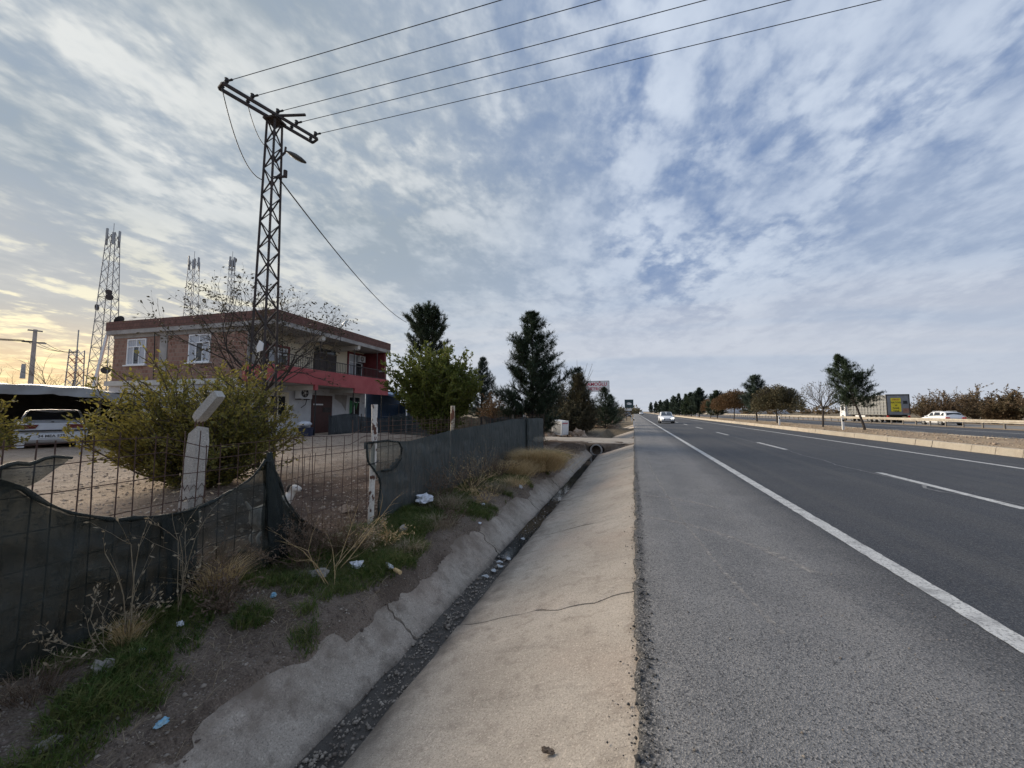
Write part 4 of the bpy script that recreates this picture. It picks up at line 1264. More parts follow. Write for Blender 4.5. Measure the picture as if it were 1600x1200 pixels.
up = thing('concrete_pole', 'round concrete power pole with two short crossarms, above the carport roof', 'power pole', (-48.0, 18.4, 0))
B().tube([(0, 0, 0), (0, 0, 8.4)], [.20, .12], 10).build('shaft', GREYC, up)
B().bar((-.08, -.40, 8.3), (.08, .40, 8.3), .12).build('crossarm', GREYC, up)
B().bar((-.12, -.65, 7.3), (.12, .65, 7.3), .12).build('crossarm', GREYC, up)
B().tube([(.2, -.55, 4.2), (.2, -.55, 5.4)], [.16, .12], 10).build('transformer_can', GALV, up)
for dz, dy, lab in ((7.4, -.6, 'nearest to the road'), (7.4, 0, 'middle one'), (7.4, .6, 'farthest from the road')):
    b = B(); p0 = Vector((-48.0, 18.4 + dy, dz)); p1 = Vector((-52.5, 23.0 + dy * .3, 7.4)) ; p2 = Vector((-46, -14 + dy, 7.6))
    b.tube([p0.lerp(p1, k / 10) - Vector((0, 0, 4 * .35 * (k / 10) * (1 - k / 10))) for k in range(11)], .022, 4)
    b.tube([p0.lerp(p2, k / 14) - Vector((0, 0, 4 * .9 * (k / 14) * (1 - k / 14))) for k in range(15)], .022, 4)
    tag(b.build('power_line', CABLE), 'slack dark wire on the concrete pole crossarm, ' + lab, 'power line', 'wires on the concrete pole')

# ================================================================ wire fence, its posts and the torn shade nets
FX = -3.56
fence = thing('wire_fence', 'rusty welded wire fence on mixed posts between the ditch bank and the gravel yard', 'fence', (FX, 0, 0))
vw = B()
vw.tube([(0, 0, 0), (0.004, 0.003, .5), (-.003, .002, 1)], .0042, 5)
vme = bpy.data.meshes.new('wire'); vme.from_pydata(vw.v, [], vw.f); vme.materials.append(WIRE)
yy = -1.2
while yy < 15.9:
    o = bpy.data.objects.new('wire', vme); COL.objects.link(o); o.parent = fence
    zb = hz(FX, yy) - .03
    top = (1.33 if yy < 2.4 else 1.20 if yy < 4.2 else 1.40) + random.uniform(-.02, .02)
    o.location = (random.uniform(-.01, .01), yy, zb); o.scale = (1, 1, top - zb)
    o.rotation_euler = (random.uniform(-.025, .025), random.uniform(-.02, .02), random.uniform(0, 6))
    yy += (.107 if yy < 2.45 else .155) + random.uniform(-.012, .012)
for k, z in enumerate((.10, .32, .54, .76, .98, 1.17, 1.30)):
    pts = [(fbm(y, z, .9, 2) * .02, y, z + fbm(y, z * 9, .8, 3) * .03 - (.10 if 2.4 < y < 4.3 and z > 1.1 else 0)) for y in lin(-1.2, 15.9, .3)]
    B().tube(pts, .0036, 5).build('wire', WIRE, fence)
for k in range(9):   # short off-cuts of finer mesh mended into the gap
    y = 3.0 + k * .075
    bar_part('wire', fence, (.02, y, .55), (.025, y + .01, 1.02), .005, WIRE)
for z in (1.08, 1.15, 1.22, 1.29, 1.36): B().tube([(.0, 4.4, z), (.01, 6.0, z - .01), (0, 8.3, z - .02)], .0032, 4).build('wire', WIRE, fence)

# leaning concrete post with its broken bent head
cp = thing('concrete_post', 'leaning concrete fence post with a cracked bent over head, before the olive bush', 'fence post', (-3.74, 2.44, -.2))
b = B(); w = .058
def sq(c, w, tilt=0):
    return [(c[0] - w, c[1] - w, c[2] + tilt * 0), (c[0] + w, c[1] - w, c[2]), (c[0] + w, c[1] + w, c[2]), (c[0] - w, c[1] + w, c[2])]
b.loft([sq((-.09, 0, 0), .062), sq((-.06, .03, .8), .060), sq((-.045, .06, 1.42), .057)] + [[(-.10, .01, 1.50), (.0, .015, 1.57), (.005, .11, 1.55), (-.095, .115, 1.52)]])
b.build('shaft', POSTC, cp)
hd = B(); d = Vector((.26, 0, .235)).normalized(); nrm = Vector((-d.z, 0, d.x))
c0 = Vector((-.075, .065, 1.625)); rings = []
for t, ww in ((0, .034), (.05, .042), (.28, .040), (.35, .036)):
    c = c0 + d * t
    rings.append([tuple(c + nrm * ww + Vector((0, -ww, 0))), tuple(c - nrm * ww + Vector((0, -ww, 0))), tuple(c - nrm * ww + Vector((0, ww, 0))), tuple(c + nrm * ww + Vector((0, ww, 0)))])
hd.loft(rings); hd.build('bent_head', POSTC, cp)
rb = B()
for q in (-.03, 0, .03): rb.tube([(-.05 + q * .3, q + .06, 1.46), (-.045, q + .06, 1.60), (0, q + .065, 1.70)], .007, 5)
rb.build('rebar', WIRE, cp)
ch = B()   # chicken wire wound round the shaft
for k in range(5):
    z = .62 + k * .10
    pts = []
    for i in range(17):
        a = i / 16 * 4
        sx = (-1, 1, 1, -1, -1)[int(a)] if a < 4 else -1; e = a - int(a)
        cor = [(-1, -1), (1, -1), (1, 1), (-1, 1), (-1, -1)]
        i0 = min(3, int(a)); p0 = Vector(cor[i0]); p1 = Vector(cor[i0 + 1]); q = p0.lerp(p1, a - i0)
        pts.append((-.06 + (z - .8) * .025 + q.x * .065, .03 + (z - .8) * .05 + q.y * .065, z + (.035 if i % 2 else -.015)))
    ch.tube(pts, .003, 4)
ch.build('chicken_wire', WIRE, cp)

for label, x, y, z0, z1, mat, tilt in (('wooden fence post with badly peeling white paint, at the open gap between the nets', -3.55, 4.66, -.2, 1.60, PEEL, (.02, -.01)),
                                       ('fence post with peeling cream paint, half sunk in the slate green net', -3.62, 7.30, -.2, 1.62, PEEL2, (.0, .01))):
    t = thing('fence_post', label, 'fence post', (x, y, z0), 0, 'painted fence posts')
    b = B(); rings = []
    for i in range(12):
        q = i / 11; z = q * (z1 - z0); o = (tilt[0] * z + fbm(z, y, 2, 2) * .012, tilt[1] * z + fbm(y, z, 2, 2) * .012)
        r0 = .043 + fbm(z * 3, y, 2, 2) * .006
        rings.append([(o[0] + r0 * math.cos(k * math.pi / 4 + .4), o[1] + r0 * math.sin(k * math.pi / 4 + .4), z) for k in range(8)])
    b.loft(rings); b.build('shaft', mat, t)
    B().tube([(-.05, -.05, .95), (.055, -.045, .97), (.06, .05, 1.0), (-.05, .055, .97)], .012, 5).build('binding', BLACKP, t)
for label, x, y in (('pale concrete fence post with a bent head beyond the net, before the rusty bush', -5.6, 17.9), ('straight pale post behind the far end of the net', -4.75, 16.9)):
    t = thing('fence_post', label, 'fence post', (x, y, -.2))
    b = B().span((-.05, -.05, 0), (.05, .05, 1.55))
    if 'bent' in label: b.bar((0, 0, 1.52), (.22, .0, 1.85), .09)
    b.build('shaft', POSTC, t)


def net_sheet(t, name, ys, top, bot, x0, mat, amp=.03, nz=14, holes=None, mats=None):
    V, F, MI = [], [], []
    for i, y in enumerate(ys):
        zt, zb = top(y), bot(y)
        for q in range(nz + 1):
            f = q / nz; z = zb + (zt - zb) * f
            drape = math.sin(y * 7 + 1.3 * math.sin(z * 3)) * .4 + fbm(y * 1.3, z * .7, 2.0, 4, x0) * 1.3 + (1 - abs(fbm(y * 1.2 + z * .9, z * .8 - y * .3, 3.5, 3, 4)) * 2.4) * .9 + fbm(y + z * .5, z, 9.0, 2, 4) * .3
            V.append((x0 + amp * drape + .02 * (1 - f) + (.05 * math.exp(-((y - 7.3) / .09) ** 2) if x0 == -3.50 else 0), y, z))
    n = nz + 1
    for i in range(len(ys) - 1):
        for q in range(nz):
            yc = (ys[i] + ys[i + 1]) / 2; zc = (V[i * n + q][2] + V[(i + 1) * n + q + 1][2]) / 2
            h = holes(yc, zc) if holes else 0
            if h < 0: continue
            F.append((i * n + q, (i + 1) * n + q, (i + 1) * n + q + 1, i * n + q + 1)); MI.append(h)
    return np_mesh(name, V, F, mat, t, True, mats or [mat], MI)


def interp(pts):
    xs = [p[0] for p in pts]; zs = [p[1] for p in pts]
    return lambda y: float(np.interp(y, xs, zs))


topA = interp([(-2, 1.15), (.9, 1.15), (1.22, 1.12), (1.34, 1.06), (1.42, .96), (1.55, .86), (1.8, .745), (2.07, .705), (2.25, .705), (2.44, .73), (2.62, .79), (2.79, .87), (2.88, .98), (2.93, 1.06), (3.0, .95), (3.08, .82), (3.2, .58), (3.4, .33), (3.65, .12), (3.92, -.03)])
botA = lambda y: hz(-3.5, y) - .03
netA = thing('shade_net', 'torn dark green shade net sagging on the near part of the wire fence', 'shade net', (0, 0, 0), 0, 'shade nets on the fence')
arch = lambda y, z: 1 if (2.50 < y < 2.86 and z < .70 - max(0, (2.62 - y)) * .9 and z > .1) else 0
net_sheet(netA, 'netting', lin(-1.4, 3.92, .03) + [3.92], topA, botA, -3.50, NETL, .034, 30, None, [NETL, NETT])
net_sheet(netA, 'backing_layer', lin(-1.4, 2.44, .08) + lin(2.9, 3.5, .05) + [3.5], lambda y: topA(y) - .025, lambda y: hz(-3.5, y) + .02, -3.525, NET, .015, 8, lambda y, z: -1 if (2.40 < y < 2.93) else 0)
# rolled hem that droops along the torn edge, and the bunch tied at the peak
hem = B(); hy = lin(1.25, 3.92, .05)
hem.tube([(-3.485 + .02 * math.sin(y * 9), y, topA(y) - .01) for y in hy], [.013 + .005 * math.sin(y * 11) + .004 * math.sin(y * 37) for y in hy], 7)
hem.build('rolled_hem', NET, netA, smooth=True)
bn = B(); rings = []
for i in range(11):
    f = i / 10; z = 1.09 - f * 1.1; w = .028 + .085 * f ** .7
    rings.append([(-3.47 + (w * .45 + .03 * math.sin(k * 2.7 + f * 5)) * math.cos(k * math.pi / 6), 2.96 + f * .16 + (w + .012 * math.sin(k * 3.1)) * math.sin(k * math.pi / 6), z + .01 * math.sin(k * 4)) for k in range(12)])
bn.loft(rings); bn.build('gathered_fold', NET, netA, smooth=True)
for yf, w in ((2.12, .06), (.95, .07), (.2, .06)):
    f = B(); rings = []
    for i in range(8):
        q = i / 7; z = topA(yf) - .03 - q * (topA(yf) - hz(-3.5, yf)); ww = w * (.6 + .4 * math.sin(q * 5 + yf))
        rings.append([(-3.478, yf - ww + .04 * q, z), (-3.455, yf + .3 * ww * math.sin(q * 4) + .04 * q, z), (-3.478, yf + ww + .04 * q, z)])
    f.loft(rings, caps=False, closed=False); f.build('fold', NET, netA, smooth=True)
fl = thing('net_flap', 'loose torn flap of shade net pointing out over the sagging net edge', 'shade net', (0, 0, 0), 0, 'shade nets on the fence')
V, F = [], []
for i in range(15):
    y = 1.06 + i * .031; f = i / 14
    zt = 1.165 + .055 * f + .012 * math.sin(i * 1.2); zb = zt - (.26 * (1 - f) ** .8 + .012)
    for q in range(5): V.append((-3.44 + .03 * math.sin(i * .7 + q) + f * .05, y, zb + (zt - zb) * q / 4))
for i in range(14):
    for q in range(4): F.append((i * 5 + q, i * 5 + 5 + q, i * 5 + 6 + q, i * 5 + q + 1))
np_mesh('netting', V, F, NETL, fl, True)
B().tube([(-3.44 + .03 * math.sin(i * .7 + 4) + i / 14 * .05, 1.06 + i * .031, 1.165 + .055 * i / 14 + .012 * math.sin(i * 1.2)) for i in range(15)], [.018 - .0006 * i for i in range(15)], 6).build('rolled_hem', NET, fl, smooth=True)

topB = interp([(4.46, 1.08), (5.0, 1.05), (5.53, 1.02), (5.93, 1.05), (6.94, 1.12), (8.97, 1.19), (11.1, 1.27), (13.0, 1.24), (14.2, 1.24), (15.0, 1.20)])
leftB = interp([(-.3, 4.76), (-.06, 4.76), (.17, 4.72), (.43, 4.77), (.57, 4.73), (.83, 4.46), (1.2, 4.42)])
botB = lambda y: hz(-3.48, y) - .03
netB = thing('shade_net', 'taut slate green shade net on the far part of the wire fence', 'shade net', (0, 0, 0), 0, 'shade nets on the fence')
net_sheet(netB, 'netting', lin(4.42, 6.2, .045) + lin(6.2, 12.9, .12) + [12.9], topB, botB, -3.50, NETB, .012, 26, lambda y, z: -1 if y < leftB(z) else (1 if (4.5 < y < 5.25 and z > .66 + max(0, y - 4.95) * .5 + max(0, 4.75 - y) * .2) else 0), [NETB, NETT])
pts = [(-3.48, 4.46, 1.07), (-3.475, 4.9, 1.07), (-3.47, 5.18, 1.03), (-3.47, 5.27, .92), (-3.47, 5.24, .76), (-3.47, 5.12, .66), (-3.47, 4.95, .63), (-3.475, 4.78, .65)]
B().tube(pts, .016, 6).build('torn_seam', NET, netB, smooth=True)
B().tube([(-3.48, leftB(z), z) for z in np.linspace(-.05, 1.05, 14)], .014, 6).build('torn_edge', NET, netB, smooth=True)
netC = thing('shade_net', 'end length of slate green shade net overlapping beside the big pine', 'shade net', (0, 0, 0), 0, 'shade nets on the fence')
net_sheet(netC, 'netting', lin(12.55, 15.0, .12) + [15.0], lambda y: topB(y) + .02, lambda y: hz(-3.4, y) - .03, -3.44, NETB, .014, 12)
B().tube([(-3.43, 12.62 + .25 * (1 - f), -.05 + 1.3 * f) for f in np.linspace(0, 1, 8)], .02, 6).build('seam', NET, netC)
netD = thing('shade_net', 'dark shade net along the yard boundary behind the green tree', 'shade net', (0, 0, 0), 0, 'shade nets on the fence')
V, F = [], []
for i in range(60):
    f = i / 59; x = -4.4 - 9.5 * f; y = 16.6 + 3.2 * f
    for q in range(5): V.append((x, y + .03 * math.sin(i * 2.1 + q), -.2 + q / 4 * (1.42 + .05 * math.sin(i * .9))))
for i in range(59):
    for q in range(4): F.append((i * 5 + q, i * 5 + 5 + q, i * 5 + 6 + q, i * 5 + q + 1))
np_mesh('netting', V, F, NETB, netD, True)

# ================================================================ vehicles
def quad_on(b, pts, off=.006, thick=.004):
    P = [Vector(p) for p in pts]
    n = (P[1] - P[0]).cross(P[2] - P[0]).normalized()
    b.poly([p + n * off for p in P], thick + off)
    return b


def wheel(t, x, y, r, w=.2):
    s = 1 if y > 0 else -1
    o = B().tube([(0, -w / 2, 0), (0, -w / 2 + .03, 0), (0, w / 2 - .03, 0), (0, w / 2, 0)], [r * .9, r, r, r * .9], 20).build('wheel', TYRE, t)
    o.location = (x, y, r)
    rim = B().tube([(0, s * (w / 2 - .02), 0), (0, s * (w / 2 + .006), 0)], [r * .66, r * .62], 14).build('rim', ALLOY, o)
    for k in range(5):
        a = k * 1.2566
        B().bar((0, s * (w / 2 + .012), 0), (r * .58 * math.cos(a), s * (w / 2 + .012), r * .58 * math.sin(a)), .03, .05).build('spoke', GALV, o)
    return o


def text(txt, size, loc, rot, mat, parent, name='lettering', align='CENTER', ext=.002, sx=1.0):
    c = bpy.data.curves.new(name, 'FONT'); c.body = txt; c.size = size; c.align_x = align; c.align_y = 'CENTER'; c.extrude = ext; c.offset = size * .018
    c.materials.append(mat)
    c.resolution_u = 3
    tmp = bpy.data.objects.new('tmp', c)
    me = bpy.data.meshes.new_from_object(tmp); me.name = name
    bpy.data.objects.remove(tmp); bpy.data.curves.remove(c)
    o = bpy.data.objects.new(name, me); COL.objects.link(o); o.parent = parent
    o.location = loc; o.rotation_euler = rot; o.scale = (sx, 1, 1)
    return o


def car(label, loc, rz, kind='sedan', paint=CARW, plate=None, lit=False, glass=GLASSD, old=False, roof_rails=False, L=4.4, W_=1.75, Hh=1.45):
    """x forward, y to the left"""
    t = thing('car', label, 'car', loc, rz)
    k = L / 4.4; h = W_ / 2
    if kind == 'sedan':
        st = [(-2.20, .90, .42, .91), (-2.17, .95, .33, .96), (-2.02, .97, .26, .985), (-1.55, 1, .22, 1.0), (-.8, 1, .20, .97), (.5, 1, .20, .95), (1.05, .99, .20, .92), (1.7, .95, .22, .82), (2.03, .88, .26, .72), (2.16, .80, .32, .62), (2.2, .74, .38, .55)]
        gh = [(-1.62, .86, .985, .80, 1.0), (-1.15, .89, .98, .76, 1.27), (-.82, .90, .97, .735, 1.38), (-.3, .90, .96, .735, Hh), (.2, .90, .95, .73, Hh - .03), (.62, .90, .94, .75, 1.20), (1.12, .88, .92, .80, .93)]
    else:
        st = [(-2.14, .88, .42, .80), (-2.10, .95, .34, .95), (-1.98, .98, .28, 1.02), (-1.4, 1, .22, 1.03), (-.6, 1, .20, .99), (.6, 1, .20, .95), (1.15, .99, .20, .93), (1.75, .95, .22, .84), (2.05, .88, .26, .74), (2.17, .80, .32, .63), (2.2, .74, .38, .55)]
        gh = [(-2.04, .86, 1.0, .80, 1.02), (-1.86, .88, 1.0, .76, 1.26), (-1.66, .90, 1.0, .73, 1.42), (-1.1, .90, 1.0, .735, Hh + .03), (-.3, .90, .97, .735, Hh + .05), (.3, .90, .95, .73, Hh), (.72, .90, .94, .75, 1.24), (1.25, .88, .93, .80, .95)]
    b = B(); rings = []
    for x, w, z0, z1 in st:
        w *= h; m = z0 + (z1 - z0) * .55
        rings.append([(x * k, -w * .86, z0), (x * k, -w * .97, z0 + .10), (x * k, -w, m), (x * k, -w * .975, z1 - .09), (x * k, -w * .90, z1 - .02), (x * k, -w * .5, z1 + .012),
                      (x * k, 0, z1 + .018), (x * k, w * .5, z1 + .012), (x * k, w * .90, z1 - .02), (x * k, w * .975, z1 - .09), (x * k, w, m), (x * k, w * .97, z0 + .10), (x * k, w * .86, z0)])
    b.loft(rings)
    b.build('body', paint, t, smooth=True)
    b = B(); rings = []
    for x, wb, zb, wt, zt in gh:
        rings.append([(x * k, -h * wb, zb - .03), (x * k, -h * (wt + .03), zt - .05), (x * k, -h * wt * .9, zt - .005), (x * k, 0, zt + .012), (x * k, h * wt * .9, zt - .005), (x * k, h * (wt + .03), zt - .05), (x * k, h * wb, zb - .03)])
    b.loft(rings); b.build('cabin', paint, t, smooth=True)
    def gp(i, f, side, q):   # point on the cabin flank / top between stations
        a, c = gh[i], gh[i + 1]; v = [a[j] + (c[j] - a[j]) * f for j in range(5)]
        y = v[1] + (v[3] + .03 - v[1]) * q
        z = v[2] - .03 + (v[4] - .05 - v[2] + .03) * q
        return Vector((v[0] * k, side * h * y, z))
    # screens
    n = len(gh)
    def top(i, side, w=.84): return Vector((gh[i][0] * k, side * h * gh[i][3] * w, gh[i][4] + .004))
    fs = [top(n - 3, 1), top(n - 3, -1), top(n - 2, -1, .90), Vector((gh[n - 1][0] * k - .07, -h * .76, gh[n - 1][4] + .045)), Vector((gh[n - 1][0] * k - .07, h * .76, gh[n - 1][4] + .045)), top(n - 2, 1, .90)]
    b = B(); quad_on(b, [fs[0], fs[1], fs[2], fs[5]], .006); quad_on(b, [fs[5], fs[2], fs[3], fs[4]], .006); b.build('windscreen', glass, t)
    b = B()
    r0 = [Vector((gh[0][0] * k + .05, h * .77, gh[0][4] + .035)), Vector((gh[0][0] * k + .05, -h * .77, gh[0][4] + .035))]
    quad_on(b, [r0[0], r0[1], top(1, -1, .9), top(1, 1, .9)], .01); quad_on(b, [top(1, 1, .9), top(1, -1, .9), top(2, -1, .86) - Vector((.03, 0, .03)), top(2, 1, .86) - Vector((.03, 0, .03))], .01)
    b.build('rear_window', glass, t)
    for s in (1, -1):
        spans = [(1, .6, 3, .15), (3, .22, n - 3, .45)] if kind == 'sedan' else [(1, .7, 2, .75), (2, .85, 4, .1), (4, .17, n - 3, .5)]
        for (i0, f0, i1, f1) in spans:
            ps = [gp(i0, f0, s, .22), gp(i1, f1, s, .22), gp(i1, max(0, f1 - .35), s, .92), gp(i0, min(1, f0 + .35), s, .92)]
            if s > 0: ps = ps[::-1]
            b = B(); quad_on(b, ps[::-1] if False else ps, .012); b.build('side_window', glass, t)
        for x in (-1.32 * k, 1.36 * k):
            ar = B().tube([(x, s * h * .80, .31), (x, s * h * 1.004, .31)], .36, 20).build('wheel_arch', BLACKP, t)
            wheel(t, x, s * (h - .095), .31, .19)
        mr = B(); mr.loft([[(.78 * k + dx, s * (h * .93 + d2), .98 + dz) for dx, dz in ((-.06, -.05), (.06, -.05), (.07, .05), (-.05, .06))] for d2 in (0, .17)]); mr.build('mirror', paint, t)
        for xd in (-.55, .42): B().span((xd * k - .09, s * h * .985, .80), (xd * k + .09, s * h * 1.012, .83)).build('door_handle', paint if not old else BLACKP, t)
        # lamps
        if old:
            tl = B().poly([(-2.235 * k, s * h * .90, .76), (-2.235 * k, s * h * .42, .76), (-2.232 * k, s * h * .34, .89), (-2.228 * k, s * h * .91, .89)][::s], .05)
        else:
            tl = B().poly([(-2.20 * k, s * h * .95, .72), (-2.225 * k, s * h * .58, .76), (-2.205 * k, s * h * .60, .90), (-2.16 * k, s * h * .96, .92)][::s], .06)
        tl.build('tail_light', TAILL if old else TAILB, t)
        B().poly([(2.14 * k, s * h * .90, .60), (2.235 * k, s * h * .50, .58), (2.21 * k, s * h * .52, .70), (2.05 * k, s * h * .95, .75)][::-s], .06).build('headlight', HEADL if lit else GLAMP, t)
    B().span((2.19 * k, -h * .45, .42), (2.235 * k, h * .45, .58)).build('grille', BLACKP, t)
    B().span((2.15 * k, -h * .78, .24), (2.21 * k, h * .78, .33)).build('air_intake', BLACKP, t)
    B().span((-2.235 * k, -h * .80, .38), (-2.16 * k, h * .80, .58)).span((-2.20 * k, -h * .95, .60), (-2.12 * k, h * .95, .64)).build('rear_bumper', BLACKP if not old else paint, t)
    if old:
        B().span((-2.245 * k, -h * .98, .66), (-2.16 * k, h * .98, .71)).build('bumper_strip', BLACKP, t)
        B().span((-2.12 * k, h * .66, .14), (-2.10 * k, h * .9, .30)).build('mud_flap', PLATE, t)
        B().span((-2.12 * k, -h * .9, .14), (-2.10 * k, -h * .66, .30)).build('mud_flap', PLATE, t)
        B().span((-2.203 * k, -h * .85, .955), (-2.15 * k, h * .85, .962)).build('boot_seam', BLACKP, t)
        B().span((-2.21 * k, -.03, .96), (-2.19 * k, .03, .99)).build('boot_badge', BLACKP, t)
    zp = .50 if old else .47
    np_ = B().span((-2.262 * k, -.27, zp - .06), (-2.238 * k, .27, zp + .06)).build('number_plate', PLATE, t)
    if plate: text(plate, .12, (-2.266 * k, 0, zp), (R(90), 0, R(-90)), INK, np_)
    B().span((2.236 * k, -.26, .42), (2.25 * k, .26, .52)).build('number_plate', PLATE, t)
    if roof_rails:
        for s in (1, -1): B().tube([(-1.4 * k, s * h * .66, Hh + .03), (-1.2 * k, s * h * .67, Hh + .10), (.1 * k, s * h * .67, Hh + .10), (.3 * k, s * h * .66, Hh + .02)], .018, 6).build('roof_rail', GALV, t)
    return t


car('old white saloon car with dark tail lights, parked boot first under the white carport', (-21.0, 8.72, .17), R(157), 'sedan', CARW2, '34 MEA 575', old=True, L=4.45, W_=1.72, Hh=1.41)
car('white saloon car with lit headlights driving towards us in the near lane', (4.0, 54.0, 0), R(-90), 'sedan', CARW, lit=True, glass=mat_glass('car_glass_blue', (.05, .065, .08)))
car('white hatchback with dark rear window behind the guard rail, following the truck', (33.4, 56.6, -.02), R(90), 'hatch', CARW, roof_rails=True, L=4.3, W_=1.8, Hh=1.48)


def truck(loc, rz):
    t = thing('truck', 'grey slatted trailer truck with a yellow banner on its tail, beyond the guard rail', 'truck', loc, rz)
    # x forward, rear face at x = 0
    LT, w, z0, z1 = 9.9, 1.22, 1.10, 3.75
    SIDE = M('trailer_panel_grey', (.20, .205, .20), (.15, .155, .16), 1.5, .6)
    FR = M('trailer_frame_pale', (.30, .30, .29), rough=.6)
    B().span((.05, -w + .04, z0), (LT, w - .04, z1 - .06)).build('trailer_box', SIDE, t)
    for s in (1, -1):
        for i in range(14):
            x = .04 + i * (LT - .08) / 13
            B().span((x - .04, s * (w - .03), z0), (x + .04, s * (w + .03), z1)).build('side_post', FR, t)
        for z in (1.12, 1.55, 1.98, 2.41, 2.84, 3.27, 3.70): B().span((0, s * (w - .03), z - .03), (LT, s * (w + .018), z + .03)).build('side_rail', FR, t)
    TB = M('tailgate_grey', (.20, .21, .225), (.26, .265, .28), 2, .6)
    B().span((.0, -w, z0), (.05, w, z1)).build('tailgate', TB, t)
    B().span((-.04, -w - .03, z1 - .06), (.12, w + .03, z1 + .08)).span((-.03, -w - .035, z0), (.06, -w + .06, z1 - .06)).span((-.03, w - .06, z0), (.06, w + .035, z1 - .06)).build('rear_frame', DARKW, t)
    bn = B().span((-.035, -.30, z0 + .42), (-.015, .78, z1 - .42)).build('banner', YELLOW, t)
    for i, (ln, sz, m) in enumerate((('DİKKAT', .26, REDINK), ('HAYVAN', .34, INK), ('VE', .30, INK), ('TAHIL', .34, INK), ('TAŞIR', .30, INK))):
        text(ln, sz, (-.04, .24, z1 - .66 - i * .38), (R(90), 0, R(-90)), m, bn, sx=.8)
    B().span((-.03, -1.0, 2.55), (-.01, -.55, 2.95)).build('rear_panel', CABLE, t)
    B().span((-.03, -1.12, 1.30), (-.01, -.45, 1.95)).build('rust_panel', M('rust_panel', (.28, .12, .08), (.34, .2, .15), 4), t)
    B().span((.1, -1.15, .60), (.2, 1.15, .72)).span((.12, -1.0, .72), (.2, -.9, 1.1)).span((.12, .9, .72), (.2, 1.0, 1.1)).build('underrun_bar', STEEL_D, t)
    for s in (1, -1): B().span((.02, s * 1.12 - .1, .74), (.12, s * 1.12 + .1, .98)).build('tail_light', TAILB, t)
    B().span((.3, -1.0, .85), (LT - .3, 1.0, 1.095)).build('chassis', DARKW, t)
    B().span((5.3, 1.0, .5), (7.9, 1.2, .95)).span((5.3, -1.2, .5), (7.9, -1.0, .95)).build('side_guard', PLATE, t)
    for x in (1.9, 3.1, 4.3, 8.9, 11.6):
        for s in (1, -1): wheel(t, x, s * 1.02, .50, .36)
    cb = B(); cb.loft([[(10.75, -1.2, .5), (10.75, 1.2, .5), (10.75, 1.2, 3.0), (10.75, -1.2, 3.0)], [(12.2, -1.2, .5), (12.2, 1.2, .5), (12.2, 1.15, 3.0), (12.2, -1.15, 3.0)], [(12.65, -1.15, .55), (12.65, 1.15, .55), (12.45, 1.1, 2.5), (12.45, -1.1, 2.5)]])
    cab = cb.build('cab', CARW, t)
    for s in (1, -1): B().span((11.2, s * 1.19 - .015, 1.7), (12.0, s * 1.19 + .015, 2.5)).build('side_window', GLASSD, cab)
    B().poly([(12.52, 1.0, 1.75), (12.52, -1.0, 1.75), (12.48, -1.0, 2.45), (12.48, 1.0, 2.45)], .05).build('windscreen', GLASSD, cab)
    return t


truck((33.7, 64.5, -.02), R(90))

# guard rail
gr = thing('guard_rail', 'long weathered steel guard rail on short posts beyond the far carriageway', 'guard rail', (30.0, 0, 0))
prof = [(-.03, .50), (.01, .54), (.01, .58), (-.05, .63), (-.05, .66), (.01, .71), (.01, .76), (-.03, .80)]
b = B(); ys = [18, 40, 60, 100, 200, 320]
for x, z in prof: pass
rings = [[(x - .06, y, z) for x, z in prof] for y in ys]
b.loft(rings, caps=False, closed=False)
b.build('beam', RAIL, gr)
pm = B().span((-.03, -.05, -.1), (.07, .05, .72))
p0 = None
for i in range(112):
    if p0 is None: p0 = pm.build('post', RAILP, gr); o = p0
    else: o = bpy.data.objects.new('post', p0.data); COL.objects.link(o); o.parent = gr
    o.location = (0, 20.2 + i * 2.15, 0)
tag(strip('verge', 28.9, 31.2, -20, 900, .012, MEDM), kind='structure')
tag(strip('field_edge', 39.0, 60, -20, 1200, -.03, MEDM), kind='structure')

# ================================================================ carport with white tarpaulin roof
cpt = thing('carport', 'makeshift carport with sagging white tarpaulin roof and dark timber walls, sheltering the old car', 'carport', (-19.3, 7.9, .15), R(66))
# local: y away from the viewer, x to the viewer's right
V, F = [], []
for i in range(29):
    for j in range(9):
        x = -6.6 + 9.1 * i / 28; y = -1.0 + 6.0 * j / 8
        z = 2.10 + .16 * math.sin((x + 6.6) / 9.1 * math.pi) - .05 * (i % 7 == 3) + fbm(x, y, .9, 3) * .06 + y * .05 - max(0, x - 1.0) * .20
        V.append((x, y, z))
for i in range(28):
    for j in range(8): F.append((i * 9 + j, (i + 1) * 9 + j, (i + 1) * 9 + j + 1, i * 9 + j + 1))
np_mesh('roof_sheet', V, F, TARPW, cpt, True)
V, F = [], []
for i in range(57):
    x = -6.6 + 9.1 * i / 56
    z = 2.10 + .16 * math.sin((x + 6.6) / 9.1 * math.pi) + fbm(x, -1.0, .9, 3) * .06 - .05 - max(0, x - 1.0) * .20
    d = .30 + fbm(x, 3, 1.4, 3) * .12
    for q in range(4): V.append((x, -1.02 - .03 * math.sin(x * 6 + q), z - d * q / 3 + .01))
for i in range(56):
    for q in range(3): F.append((i * 4 + q, i * 4 + q + 1, i * 4 + 5 + q, i * 4 + 4 + q))
np_mesh('roof_hem', V, F, TARPW, cpt, True)
B().span((-6.4, 4.8, -.3), (2.3, 4.9, 2.2)).build('back_wall', DARKW, cpt)
B().span((-6.5, -.6, -.3), (-6.4, 4.8, 2.1)).build('side_wall', DARKW, cpt)
B().span((2.2, .3, -.3), (2.3, 4.8, 1.8)).build('side_wall', DARKW, cpt)
